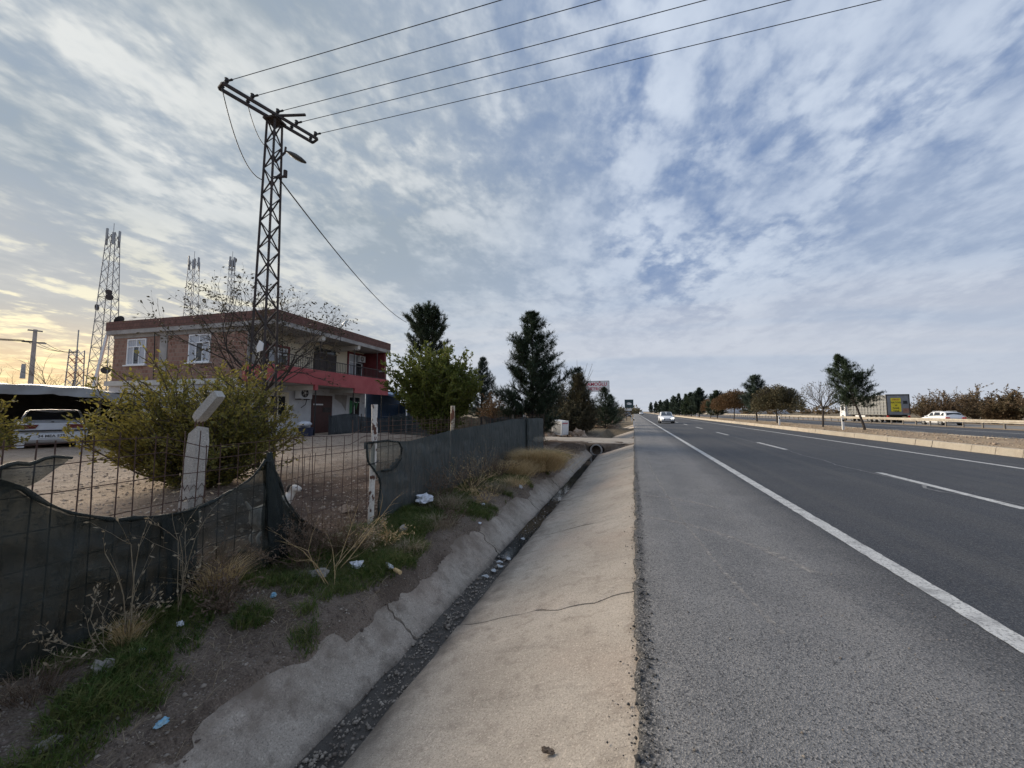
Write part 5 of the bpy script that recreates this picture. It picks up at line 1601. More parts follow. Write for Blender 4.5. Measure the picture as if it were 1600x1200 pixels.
for x, y, h in ((-6.3, -.9, 2.1), (-2.4, -.9, 2.2), (2.4, -.85, 1.9), (1.2, 2.2, 2.0)):
    B().tube([(x, y, -.3), (x + .03, y, h)], .055, 7).build('post', POSTC, cpt)
bar_part('beam', cpt, (-6.4, -.85, 2.02), (2.4, -.85, 1.98), .10, DARKW)
# clutter in the dark of the carport
for nm, lab, cat, p, r, z1, m in (('barrel', 'upright dark barrel in the shade of the carport, beside the old white car', 'barrel', (.95, .6, 0), .30, .9, DARKW), ('barrel', 'lower rusty barrel at the carport post', 'barrel', (1.75, .25, 0), .26, .7, DOORM)):
    pw = (Matrix.Translation(cpt.location) @ Matrix.Rotation(R(66), 4, 'Z')) @ Vector(p)
    o = thing(nm, lab, cat, pw, 0, 'barrels in the carport')
    B().tube([(0, 0, 0), (0, 0, .02), (0, 0, z1 / 2), (0, 0, z1 / 2 + .02), (0, 0, z1 - .02), (0, 0, z1)], [r * .95, r, r, r * 1.04, r, r * .95], 16).build('drum', m, o)

# low rough wall / shed behind
sh = thing('shed', 'low rough block shed with a flat roof between the carport and the brick house', 'shed', (-31.5, 13.5, 0), R(-10))
B().span((-12, 0, -.3), (4.6, 4, 2.35)).build('wall', WOODR, sh)
B().span((-12.2, -.2, 2.352), (4.8, 4.2, 2.52)).build('roof', GREYC, sh)

# ================================================================ vegetation
def rot_basis(D):
    """orthonormal frames for an array of directions"""
    D = D / np.linalg.norm(D, axis=1, keepdims=True)
    ref = np.where(np.abs(D[:, 2:3]) < .9, np.array([[0, 0, 1.]]), np.array([[1., 0, 0]]))
    A = np.cross(D, ref); A /= np.linalg.norm(A, axis=1, keepdims=True)
    return D, A, np.cross(A, D)


def seg_mesh(name, segs, mat, parent, n=5):
    S = np.array([(*a, *c, r, q) for a, c, r, q in segs], np.float32)
    D, A, Bv = rot_basis(S[:, 3:6] - S[:, 0:3] + 1e-6)
    an = np.arange(n) * 2 * np.pi / n
    ring = A[:, None] * np.cos(an)[None, :, None] + Bv[:, None] * np.sin(an)[None, :, None]
    V = np.concatenate([S[:, None, 0:3] + ring * S[:, None, 6:7], S[:, None, 3:6] + ring * S[:, None, 7:8]], 1).reshape(-1, 3)
    k = np.arange(n); base = (np.arange(len(S)) * 2 * n)[:, None, None]
    F = (np.stack([k, (k + 1) % n, (k + 1) % n + n, k + n], 1)[None] + base).reshape(-1, 4)
    return np_mesh(name, V, F, mat, parent, True)


def leaf_mesh(name, P, D, size, mat, parent, ratio=.45, rng=None, jit=.7, cup=True):
    """P positions, D preferred directions; each leaf is a pointed quad"""
    rng = rng or RNG; n = len(P); P = np.asarray(P, float)
    D = np.asarray(D, float) + rng.normal(0, jit, (n, 3))
    D, A, Bv = rot_basis(D + 1e-6)
    tw = rng.uniform(0, 6.28, n)[:, None]
    A2 = A * np.cos(tw) + Bv * np.sin(tw)
    s = (size * rng.uniform(.6, 1.3, n))[:, None]
    V = np.stack([P, P + D * s * .5 + A2 * s * ratio * .5, P + D * s, P + D * s * .5 - A2 * s * ratio * .5], 1).reshape(-1, 3)
    F = (np.arange(4)[None] + (np.arange(n) * 4)[:, None])
    return np_mesh(name, V, F, mat, parent)


def blade_mesh(name, P, D, L_, w, mat, parent=None, bend=.35, rng=None):
    """curved tapering blades, two quads and a tip"""
    rng = rng or RNG; n = len(P)
    D = D / np.linalg.norm(D, axis=1, keepdims=True)
    a = rng.uniform(0, 6.28, n); H = np.stack([np.cos(a), np.sin(a), np.zeros(n)], 1)
    out = D * np.array([[1, 1, 0]]); ln = np.linalg.norm(out, axis=1, keepdims=True); out = np.where(ln > .05, out / np.maximum(ln, 1e-6), H)
    L_ = L_[:, None]; w = w[:, None] * .5
    p1 = P + D * L_ * .5 + out * L_ * bend * .12
    p2 = P + D * L_ * .92 + out * L_ * bend * .65 - np.array([[0, 0, 1]]) * L_ * bend * .30
    V = np.stack([P - H * w, P + H * w, p1 + H * w * .75, p1 - H * w * .75, p2], 1).reshape(-1, 3)
    o = (np.arange(n) * 5)[:, None]
    F = np.concatenate([o + np.array([[0, 1, 2]]), o + np.array([[0, 2, 3]]), o + np.array([[3, 2, 4]])], 0)
    return np_mesh(name, V, F, mat, parent)


def grow(segs, tips, p, d, L_, r, depth, rnd, spread=.6, up=.1, nb=(2, 4), steps=3, shrink=.68, wob=.22):
    p = Vector(p); d = Vector(d).normalized()
    for i in range(steps):
        d2 = (d + Vector((rnd.gauss(0, wob), rnd.gauss(0, wob), rnd.gauss(0, wob) + up * .5))).normalized()
        q = p + d2 * (L_ / steps); r2 = r * (.88 if depth > 0 else .75)
        segs.append((p, q, r, r2)); p, d, r = q, d2, r2
        if depth <= 1: tips.append((p.copy(), d.copy()))
        if depth > 0 and i < steps - 1 and rnd.random() < .65:
            s = Vector((rnd.gauss(0, 1), rnd.gauss(0, 1), rnd.gauss(0, .7)))
            grow(segs, tips, p, (d + s.normalized() * spread * 1.3), L_ * shrink * rnd.uniform(.6, .95), r * .55, depth - 1, rnd, spread, up, nb, steps, shrink, wob)
    if depth > 0:
        for k in range(rnd.randint(*nb)):
            s = Vector((rnd.gauss(0, 1), rnd.gauss(0, 1), rnd.gauss(0, .7))).normalized()
            grow(segs, tips, p, (d + s * spread), L_ * shrink * rnd.uniform(.75, 1.1), r * .7, depth - 1, rnd, spread, up, nb, steps, shrink, wob)


def conifer(name, label, loc, H, Rr, seed, mat=None, group=None, base=.12, dens=1.0, profile=None, lean=(0, 0), nlen=.20, trunk_r=None, gaps=.0, nw=.020, cat='tree', ragged=.25, whorl=.32):
    rnd = random.Random(seed); rng = np.random.default_rng(seed)
    t = thing(name, label, cat, loc, 0, group)
    mat = mat or L_PINE; r0 = trunk_r or H * .020
    ax = lambda z: Vector((lean[0] * (z / H) ** 1.3 * H + .04 * H * fbm(z / H, seed, 1.2, 2), lean[1] * z + .02 * H * fbm(seed, z / H, 1.2, 2), z))
    segs = [(ax(H * i / 12), ax(H * (i + 1) / 12), r0 * (1 - i / 12.5), r0 * (1 - (i + 1) / 12.5)) for i in range(12)]
    profile = profile or (lambda f: (1 - f) ** .75 * (1 if f > .12 else .75 + 2 * f))
    P, D = [], []
    z = base * H
    while z < H * .985:
        f = (z / H - base) / (1 - base)
        k = max(3, int(5 + 2 * (1 - f)))
        a0 = rnd.uniform(0, 6.28)
        for j in range(k):
            if rnd.random() < gaps: continue
            a = a0 + j * 6.283 / k + rnd.gauss(0, .25)
            L_ = Rr * profile(f) * rnd.uniform(1 - ragged * 1.6, 1 + ragged)
            if L_ < .05: L_ = .05
            d = Vector((math.cos(a), math.sin(a), .15 + .55 * f + rnd.gauss(0, .12)))
            p = ax(z + rnd.uniform(-.1, .1) * H * .03); d.normalize()
            n = max(2, int(L_ / .28)); rr = r0 * .28 * (1 - f * .6)
            for i in range(n):
                d = (d + Vector((rnd.gauss(0, .10), rnd.gauss(0, .10), .10 + rnd.gauss(0, .06)))).normalized()
                q = p + d * (L_ / n); segs.append((p, q, rr * (1 - i / n * .7), rr * (1 - (i + 1) / n * .7))); p = q
                fr = (i + 1) / n
                if fr > .28:
                    for sgn in range(int(max(1, round(3 * dens)))):
                        sd = (d + Vector((rnd.gauss(0, .75), rnd.gauss(0, .75), rnd.gauss(.15, .5)))).normalized()
                        sl = min(.5, L_ * .42) * rnd.uniform(.5, 1.1)
                        m = max(1, int(sl / .12))
                        for w in range(m + 1):
                            P.append(p + sd * (sl * w / max(1, m))); D.append(sd)
                        if sl > .2: segs.append((p, p + sd * sl, rr * .3, rr * .15))
        z += whorl * (1 - .35 * f) * rnd.uniform(.8, 1.2) * (H / 6.5) ** .5
    for i in range(4): P.append(ax(H * (1 - .02 * i))); D.append(Vector((0, 0, 1)))
    P = np.array([tuple(p) for p in P]); D = np.array([tuple(d) for d in D])
    per = 9
    Pn = np.repeat(P, per, 0) + rng.normal(0, .03, (len(P) * per, 3)); Dn = np.repeat(D, per, 0) * .6 + rng.normal(0, .55, (len(P) * per, 3)) + np.array([[0, 0, .15]])
    Dn, A, Bv = rot_basis(Dn)
    s = (nlen * rng.uniform(.6, 1.2, len(Pn)))[:, None]
    tri = np.stack([Pn - A * nw / 2, Pn + A * nw / 2, Pn + Dn * s], 1).reshape(-1, 3)
    np_mesh('crown', tri, np.arange(len(tri)).reshape(-1, 3), mat, t)
    seg_mesh('trunk', segs, BARKD, t)
    return t


def shoots(name, label, loc, n, H, Rr, seed, leafmat, lsize, lper, group=None, up=.5, barkm=None, cat='bush', low=.10, jit=.6, ratio=.45, trunk=None, droop=.0, split=.7, squash=(1, 1)):
    """a many stemmed shrub: arching stems, side twigs, leaves along the outer lengths"""
    rnd = random.Random(seed); rng = np.random.default_rng(seed)
    t = thing(name, label, cat, loc, 0, group)
    segs, P, D = [], [], []
    z0 = 0
    if trunk:
        z0 = trunk[0]; segs.append((Vector((0, 0, -.1)), Vector((.02, .03, z0)), trunk[1], trunk[1] * .8))
    for i in range(n):
        a = rnd.uniform(0, 6.283); out = rnd.random() ** .55
        d = Vector((math.cos(a) * out * squash[0], math.sin(a) * out * squash[1], up + rnd.uniform(0, .6) * (1.25 - out)))
        L_ = math.hypot(H * (1 - .45 * out), Rr * out) * rnd.uniform(.72, 1.08)
        d.normalize(); p = Vector((rnd.gauss(0, .06), rnd.gauss(0, .06), z0)); k = max(4, int(L_ / .28)); r0 = .010 + L_ * .006
        for j in range(k):
            f = (j + 1) / k
            d = (d + Vector((rnd.gauss(0, .12), rnd.gauss(0, .12), .10 * (1 - f) - droop * f + rnd.gauss(0, .08)))).normalized()
            q = p + d * (L_ / k)
            segs.append((p, q, r0 * (1 - .8 * j / k), r0 * (1 - .8 * (j + 1) / k)))
            p = q
            if f > low:
                for w in range(lper):
                    P.append(p - d * rnd.random() * L_ / k + Vector((rnd.gauss(0, .03), rnd.gauss(0, .03), rnd.gauss(0, .03)))); D.append(d)
                if rnd.random() < split:
                    s = (d + Vector((rnd.gauss(0, .8), rnd.gauss(0, .8), rnd.gauss(.1, .5)))).normalized()
                    sl = L_ * rnd.uniform(.10, .28)
                    e = p + s * sl; segs.append((p, e, r0 * .4, r0 * .2))
                    for w in range(int(lper * 2)):
                        P.append(p.lerp(e, rnd.random()) + Vector((rnd.gauss(0, .03), rnd.gauss(0, .03), rnd.gauss(0, .03)))); D.append(s)
    P = np.array([tuple(p) for p in P]); D = np.array([tuple(d) for d in D])
    keep = P[:, 2] > .02
    leaf_mesh('foliage', P[keep], D[keep], lsize, leafmat, t, ratio, rng, jit)
    seg_mesh('stems', segs, barkm or BARK, t, 4)
    return t


def domed(name, label, loc, H, Rr, seed, leafmat, nleaf, group=None, fill=1.0, lsize=.09, flat=.75, trunk_f=.42, squash=1.0):
    """pollarded street tree: bare stem, spreading limbs, dome of fine twigs"""
    rnd = random.Random(seed); rng = np.random.default_rng(seed)
    t = thing(name, label, 'tree', loc, 0, group)
    segs, tips = [], []
    zt = H * trunk_f; p = Vector((0, 0, -.1)); lean = Vector((rnd.gauss(0, .03), rnd.gauss(0, .03), 1)).normalized()
    for i in range(5):
        q = p + (lean + Vector((rnd.gauss(0, .04), rnd.gauss(0, .04), 0))) * (zt / 5 + .02)
        segs.append((p, q, .085 * (1 - i * .06), .085 * (1 - (i + 1) * .06))); p = q
    for i in range(11):
        a = i * 2.4 + rnd.gauss(0, .2); out = rnd.uniform(.45, 1.0)
        d = Vector((math.cos(a) * out, math.sin(a) * out, .45 + (1 - out) * 1.3))
        grow(segs, tips, p - lean * rnd.uniform(0, .25), d, Rr * .62, .038, 3, rnd, .50, .10, (2, 3), 3, .62, .14)
    # keep twigs inside the dome
    c = Vector((0, 0, zt)); hd = H - zt
    def inside(q): return (q.x / Rr) ** 2 + (q.y / Rr) ** 2 + (max(0, q.z - zt) / hd) ** 2 < 1.08 and q.z > zt - .35
    segs = [s for s in segs if inside(s[1]) or s[1].z < zt + .3]
    tips = [x for x in tips if inside(x[0])]
    seg_mesh('trunk', segs, BARKD, t, 4)
    if nleaf:
        k = int(nleaf * 1.0)
        q = rng.normal(0, 1, (k, 3)); q[:, 2] = np.abs(q[:, 2]) * 1.1 - .15; q /= np.linalg.norm(q, axis=1, keepdims=True)
        rad = rng.random(k) ** .28
        lump = .78 + .34 * vnoise(np.arctan2(q[:, 1], q[:, 0]) * 2.2 + 20, q[:, 2] * 3 + 9, seed)
        P = q * rad[:, None] * lump[:, None] * np.array([[Rr, Rr * squash, hd]]) + np.array([[0, 0, zt]]); D = q
        gap = vnoise(P[:, 0] * 2.1 + 40, P[:, 1] * 2.1 + P[:, 2] * 1.7 + 40, seed + 1) > (.30 if nleaf > 2000 else .55)
        P, D = P[gap], D[gap]
        leaf_mesh('crown', P, D, lsize, leafmat, t, .5, rng, .9)
    return t


# --- the yard
shoots('olive_bush', 'large yellowish olive bush in the yard, right behind the leaning concrete post', (-7.95, 5.35, -.02), 250, 2.5, 1.30, 11, L_OLIVE, .074, 14, low=.12, jit=.8, split=.85, up=.45)
shoots('olive_bush', 'olive bush at the near corner of the carport', (-14.6, 4.1, .05), 110, 2.1, 1.25, 12, L_OLIVE, .085, 14, low=.12, jit=.8, split=.85, up=.45)
shoots('green_tree', 'bright green bushy tree with upright leafy shoots, behind the cream post', (-8.75, 16.3, .0), 190, 4.5, 2.0, 13, L_GREEN, .16, 15, cat='tree', up=1.0, low=.16, jit=.65, split=.75, trunk=(.25, .09))
shoots('green_tree_sucker', 'tall single green shoot rising above the bright green tree, before the round pine', (-8.95, 16.4, .2), 12, 5.6, .75, 14, L_GREEN, .15, 18, cat='tree', up=1.9, low=.3, jit=.7, split=.6)
t = thing('bare_tree', 'half bare tree with dark twigs and few dry leaves, between the pole and the balcony', 'tree', (-12.75, 10.9, .1))
rnd = random.Random(5); segs, tips = [], []
p = Vector((0, 0, -.2))
for i in range(4):
    q = p + Vector((rnd.gauss(0, .06), rnd.gauss(0, .06), .62)); segs.append((p, q, .13 - i * .008, .122 - i * .008)); p = q
for i in range(11):
    a = i * 2.399; out = (.9, .5, 1.1)[i % 3]
    grow(segs, tips, p - Vector((0, 0, rnd.uniform(0, .6))), Vector((math.cos(a) * out, math.sin(a) * out, 1.0)), 1.85, .044, 4, rnd, .60, .08, (2, 3), 3, .68, .16)
seg_mesh('trunk', segs, BARKD, t, 4)
sel = [x for x in tips if rnd.random() < .30]
leaf_mesh('crown', [tuple(x[0]) for x in sel], [tuple(x[1] - Vector((0, 0, .6))) for x in sel], .11, L_SPARSE, t, .42, np.random.default_rng(3), .6)
for lab, loc, h, sd in (('bare winter tree behind the carport, at the edge of the yard', (-36.5, 15.0, 0), 2.0, 21), ('bare twiggy tree beyond the concrete power pole', (-33.0, 17.5, 0), 1.3, 22)):
    t = thing('bare_tree', lab, 'tree', loc); rnd = random.Random(sd); segs, tips = [], []
    segs.append((Vector((0, 0, -.2)), Vector((0, .05, 1.2)), .12, .10))
    for i in range(8):
        a = i * 2.4
        grow(segs, tips, Vector((0, .05, 1.2)), Vector((math.cos(a) * .8, math.sin(a) * .8, .9)), h, .05, 3, rnd, .6, .06, (2, 3), 3, .68, .16)
    seg_mesh('trunk', segs, BARK, t, 4)

# --- pines and shrubs by the verge
conifer('pine_tree', 'big dark pine tree standing at the far end of the slate shade nets', (-4.75, 18.4, -.05), 6.5, 1.95, 31, L_PINE, None, .05, 2.6,
        lambda f: max(.05, (1 - f) ** .70) * (.85 if f < .10 else 1) * (1 + .12 * math.sin(f * 23)), nlen=.17, ragged=.30, nw=.026)
conifer('pine_tree', 'round topped dark pine on a bare stem, rising behind the bright green tree', (-19.0, 33.0, -.1), 11.5, 2.45, 32, L_PINE, None, .58, 1.9, lambda f: max(.12, 1 - (1.9 * f - .70) ** 2) ** .5, nlen=.24, nw=.03, whorl=.30, ragged=.14)
conifer('conifer', 'thin bluish conifer behind the bright green tree', (-14.3, 35.2, -.1), 7.0, 1.6, 33, L_PINEB, None, .15, 1.8, None, nlen=.24, nw=.028)
shoots('rusty_bush', 'rust brown bush beyond the boundary net, next to the big pine', (-11.6, 32.0, -.1), 60, 3.4, 1.5, 34, L_RUST, .14, 6, up=.7, low=.2)
conifer('cypress', 'slim green cypress rising above the brown shrubs', (-4.1, 29.5, -.05), 4.9, 1.1, 35, L_PINEB, None, .04, 2.0, lambda f: (1 - f) ** .5, nlen=.18)
conifer('cypress', 'half dead greyish brown cypress beside the white cabinet', (-3.65, 27.6, -.05), 4.1, 1.15, 36, L_DULL, None, .03, 2.0, lambda f: (1 - f) ** .45, nlen=.20)
shoots('brown_shrub', 'tangled brown shrub at the foot of the cypresses', (-3.8, 26.9, -.05), 150, 2.5, 1.5, 37, L_DULL, .11, 9, low=.2, barkm=TWIG)
shoots('twiggy_shrub', 'pale leafless shrub with long upright twigs behind the cypresses', (-4.4, 31.5, -.05), 60, 5.2, 1.3, 38, L_HEDGE, .08, 1, up=1.3, low=.5, barkm=TWIG)
shoots('brown_shrub', 'tall dull green shrub filling the gap behind the big pine and the cabinet', (-5.6, 29.0, -.05), 140, 4.0, 1.8, 39, L_DULL, .12, 9, up=.7, low=.2, barkm=TWIG)
shoots('brown_shrub', 'dense dull green shrub low behind the white cabinet', (-5.0, 27.0, -.05), 130, 2.2, 1.6, 391, L_DULL, .10, 9, up=.5, low=.1, barkm=TWIG)
conifer('conifer', 'dark green conifer below the red lettered billboard', (-2.55, 36.5, -.05), 3.75, 1.25, 40, L_PINE, None, .05, 1.4, lambda f: (1 - f) ** .65, nlen=.22)
conifer('conifer', 'smaller conifer farther along the verge, next to the orange brick heap', (-2.5, 45.0, -.05), 3.4, 1.2, 41, L_PINEB, None, .05, 1.3, lambda f: (1 - f) ** .6, nlen=.24)
shoots('brown_shrub', 'last grey shrub on the verge, where it meets the sky', (-2.3, 55.0, -.05), 50, 3.0, 1.4, 42, L_DULL, .12, 5, low=.2, barkm=TWIG)

# --- median trees
MG = 'trees on the median'
conifer('pine_tree', 'open crowned leaning pine on the median, nearest to us', (14.5, 31.4, .22), 5.1, 1.30, 51, L_PINE, MG, .32, 1.9, lambda f: (.8 + .6 * f if f < .3 else (1 - f) ** 1.0 * 1.40), (-.24, .02), .19, .085, .10, .028, ragged=.22, whorl=.30)
domed('pollard_tree', 'almost leafless round headed tree on the median, next to the leaning pine', (14.6, 37.4, .22), 3.75, 2.1, 52, L_DULL, 2600, MG, lsize=.10)
domed('pollard_tree', 'broad umbrella shaped brown tree on the median, left of the leafless one', (14.5, 47.4, .22), 4.0, 2.75, 53, L_DULL, 22000, MG, lsize=.17)
conifer('conifer', 'tall slim conifer on the median between the two umbrella shaped trees', (14.6, 54.8, .22), 5.7, 1.75, 54, L_PINEB, MG, .22, 1.8, lambda f: (1 - f) ** .55 * (1 if f > .1 else .8), nlen=.26, nw=.03)
domed('pollard_tree', 'rust tinged umbrella shaped tree on the median beyond the tall slim conifer', (14.5, 66.0, .22), 4.6, 2.9, 55, L_RUST, 17000, MG, lsize=.19)
conifer('conifer', 'dark conifer on the median before the rust tinged tree', (14.3, 77, .22), 5.0, 2.2, 56, L_PINE, MG, .12, 1.8, None, nlen=.3, nw=.04)
domed('pollard_tree', 'small rusty tree squeezed between dark conifers on the median', (14.4, 84, .22), 3.9, 1.9, 57, L_RUST, 7000, MG, lsize=.16)
conifer('conifer', 'broad bluish conifer on the median with a double top', (14.4, 97, .22), 6.6, 2.5, 58, L_PINEB, MG, .10, 1.6, None, nlen=.34, nw=.05)
conifer('conifer', 'dark conifer touching the double topped one on the median', (14.0, 107, .22), 6.0, 2.4, 59, L_PINE, MG, .10, 1.6, None, nlen=.34, nw=.05)
rnd = random.Random(77)
y = 122
far_lab = ['first of the far median conifers behind the oncoming white car', 'second far median conifer, just past the oncoming car', 'third far median conifer, bluish and broad', 'fourth far median conifer, dark and narrow', 'fifth far median conifer, bluish and short',
           'sixth far median conifer, before the gap', 'conifer standing alone beyond the gap in the median row', 'next to last dark conifer of the median row', 'last tiny conifer of the median row at the horizon']
for i, lab in enumerate(far_lab):
    conifer('conifer', lab, (14.2 + rnd.uniform(-.6, .6), y, .22), (6.2, 7, 6.4, 7.2, 6.5, 6, 7.5, 8, 9)[i], 1.75 + .12 * i, 60 + i, (L_PINE, L_PINEB, L_PINEB)[i % 3], MG, .06, 1.0, None, nlen=.5, nw=.10, whorl=.6)  # most get the paler bluish needles: distance haze put into the leaf colour
    y += (12, 12, 14, 16, 20, 30, 48, 60, 80)[i]

# --- hedge trees beyond the side road
HG = 'brown hedge trees beyond the side road'
hl = ['spindly leafy tree at the truck end of the brown hedge', 'taller open tree of the brown hedge, behind the white hatchback roof', 'loose brown tree of the hedge above the white hatchback', 'reddish dense hedge tree just past the white hatchback', 'hedge tree with one upright green top', 'broad brown hedge tree with a flat top',
      'low rounded brown hedge tree before the picture ends', 'rightmost brown hedge tree at the edge of the view', 'hedge tree behind the upright green top', 'olive tinged bush filling the foot of the hedge', 'dark brown bush at the foot of the hedge beside the hatchback', 'rusty bush at the near foot of the hedge']
hp = [(43.0, 76, 4.6), (42.8, 71, 5.7), (42.6, 66, 5.3), (42.7, 61.5, 4.7), (42.5, 57.0, 4.9), (42.3, 53.0, 4.3), (42.4, 49.5, 3.9), (42.5, 46.0, 4.0), (44.5, 55, 4.6), (42.0, 55.5, 2.6), (42.0, 62.5, 2.8), (41.8, 49, 2.4)]
for i, (x, y, h) in enumerate(hp):
    shoots('hedge_tree' if h > 3 else 'hedge_bush', hl[i], (x, y, -.05), 60 if h > 3 else 45, h * .95, 1.9 if h > 3 else 2.6, 80 + i, L_HEDGE if i != 9 else L_DULL, .20, 11 if i > 2 else 6, HG, up=.95 if h > 3 else .5, cat='tree' if h > 3 else 'bush', low=.12 if i > 2 else .3, barkm=TWIG)
# distant scrub line that closes the plain
def scrub(name, label, x0, x1, y0, y1, n, hmax, mat, seed):
    rng = np.random.default_rng(seed)
    cx = rng.uniform(x0, x1, n); cy = rng.uniform(y0, y1, n); P, D = [], []
    for i in range(n):
        h = hmax * rng.uniform(.35, 1.0); k = 130
        q = rng.normal(0, 1, (k, 3)); q /= np.linalg.norm(q, axis=1, keepdims=True); q *= rng.random((k, 1)) ** .4
        P.append(q * np.array([[h * .9, h * .9, h * .55]]) + np.array([[cx[i], cy[i], h * .45]])); D.append(q)
    P = np.concatenate(P); D = np.concatenate(D)
    o = leaf_mesh(name, P, D, hmax * .30, mat, None, .6, rng, .8)
    return tag(o, kind='stuff')


scrub('distant_scrub', '', -330, -60, 120, 330, 150, 4.5, L_DULL, 1)
scrub('distant_scrub', '', -50, 8, 240, 460, 60, 5, L_DULL, 2)
scrub('distant_scrub', '', 60, 330, 130, 420, 120, 4.5, L_HEDGE, 3)

# ================================================================ grass, straw and weeds on the bank
def bank_points(n, rng, xr, yr, test):
    x = rng.uniform(*xr, n); y = rng.uniform(*yr, n)
    k = np.array([test(a, c) for a, c in zip(x, y)])
    x, y = x[k], y[k]
    return np.array([(a, c, hz(a, c) - .005) for a, c in zip(x, y)])


rng = np.random.default_rng(101)
def gtest(x, y):
    v = fbm(x, y, 1.3, 4, 2.0) - random.random() ** 2 * .30 + .09
    if random.random() < .35 and fbm(x, y, 7.0, 3, 4.0) < -.05: return False
    d = x + 3.5                         # distance from the fence foot
    if y < 1.9: return (math.hypot((x + 2.87) / .20, (y - 1.42) / .30) < 1 + v * 1.6) or d < .13 + v * .7
    if y < 2.9: return d < .55 + v * .9 or math.hypot((x + 2.85) / .12, (y - 2.35) / .14) < 1
    band = .62 + .28 * min(1, (y - 2.9) / .8)
    return d < band + v * .75 and v > -.42 + (.10 if y > 6 else 0)
P = bank_points(190000, rng, (-3.55, -2.32), (.9, 15.0), gtest)
n = len(P)
D = np.stack([rng.normal(0, .38, n), rng.normal(0, .38, n), np.ones(n)], 1)
cl = .55 + .9 * vnoise(P[:, 0] * 5, P[:, 1] * 5, 3)
tag(blade_mesh('grass', P, D, rng.uniform(.05, .15, n) * cl, rng.uniform(.004, .0075, n), GRASS, None, .6, rng), kind='stuff')
P = bank_points(16000, rng, (-3.55, -2.3), (.9, 16.0), lambda x, y: fbm(x, y, 1.6, 3, 8) > -.02)
n = len(P); D = np.stack([rng.normal(0, .9, n), rng.normal(0, .9, n), rng.uniform(.2, 1, n)], 1)
tag(blade_mesh('dry_litter', P, D, rng.uniform(.04, .17, n), rng.uniform(.0025, .005, n), DEAD, None, .5, rng), kind='stuff')
P = np.stack([rng.uniform(12.4, 16.8, 9000), 14 + rng.random(9000) ** 1.5 * 60, np.full(9000, .24)], 1)
P = P[np.array([fbm(a, c, .7, 3, 5) > .0 for a, c, _ in P])]; n = len(P)
D = np.stack([rng.normal(0, .5, n), rng.normal(0, .5, n), np.ones(n)], 1)
tag(blade_mesh('median_grass', P, D, rng.uniform(.06, .22, n), rng.uniform(.008, .016, n), DEAD, None, .5, rng), kind='stuff')
P = np.array([(x, y, hz(x, y)) for x, y in zip(rng.uniform(-3.3, -2.0, 5000), 16.2 + rng.random(5000) * 3.2)]); n = len(P)
D = np.stack([rng.normal(0, .8, n), rng.normal(0, .8, n), rng.uniform(.2, 1, n)], 1)
tag(blade_mesh('crossing_weeds', P, D, rng.uniform(.06, .22, n), rng.uniform(.004, .008, n), DEADD, None, .5, rng), kind='stuff')


def straw_clump(label, x, y, n, r, L_, seed, mat=STRAW, arch=.9, name='dry_grass_clump', sp=.55, ww=.004):
    rng = np.random.default_rng(seed)
    t = thing(name, label, 'dry grass', (x, y, hz(x, y) - .01))
    q = rng.normal(0, r * .45, (n, 2)); P = np.stack([q[:, 0], q[:, 1], np.zeros(n)], 1)
    D = np.stack([q[:, 0] / r * sp + rng.normal(0, .25, n), q[:, 1] / r * sp + rng.normal(0, .25, n), np.ones(n)], 1)
    blade_mesh('blades', P, D, L_ * rng.uniform(.5, 1.1, n), np.full(n, ww), mat, t, arch, rng)
    return t


straw_clump('big golden clump of dry grass arching over the ditch wall near the culvert', -2.66, 10.9, 5200, .58, .92, 1, ww=.008)
straw_clump('second golden tuft beside the big dry clump, nearer to the slate net', -2.95, 9.6, 1500, .42, .62, 2, ww=.007)
straw_clump('tan clump of dry grass hanging against the torn net', -3.38, 2.45, 420, .10, .46, 3, arch=.55, sp=.25)
straw_clump('small tan tuft of dry grass around the tall dead stalk', -3.30, 1.80, 200, .05, .26, 4, arch=.3, sp=.3)
straw_clump('thin pale tuft of dry grass on the bank below the white bag', -3.0, 5.9, 420, .28, .42, 5, DEAD, 1.0)
straw_clump('greyish dead tuft above the ditch wall between the two golden clumps', -2.75, 7.6, 500, .32, .38, 6, DEAD, 1.0)
straw_clump('sprawling dead tuft by the torn end of the near net', -3.15, 3.85, 420, .30, .36, 7, DEADD, .9)


def weed(label, x, y, H, n, seed, mat=DEAD, spread=.5, heads=True, r0=.0045, lean=(0, 0), name='dead_weed', depth=2):
    rnd = random.Random(seed); segs, tips = [], []
    t = thing(name, label, 'dead weed', (x, y, hz(x, y) - .01))
    for i in range(n):
        d = Vector((rnd.gauss(0, spread) + lean[0], rnd.gauss(0, spread) + lean[1], 1))
        grow(segs, tips, (rnd.gauss(0, .02), rnd.gauss(0, .02), 0), d, H * rnd.uniform(.45, .62), r0, depth, rnd, .6, .02, (1, 2), 4, .55, .10)
    seg_mesh('stalks', segs, mat, t, 4)
    if heads:
        k = [p for p in tips if rnd.random() < .55]
        if k: tag(leaf_mesh('seed_heads', [tuple(p[0]) for p in k], [tuple(p[1]) for p in k], .032, mat, t, .35, np.random.default_rng(seed), .7), kind='stuff')
    return t


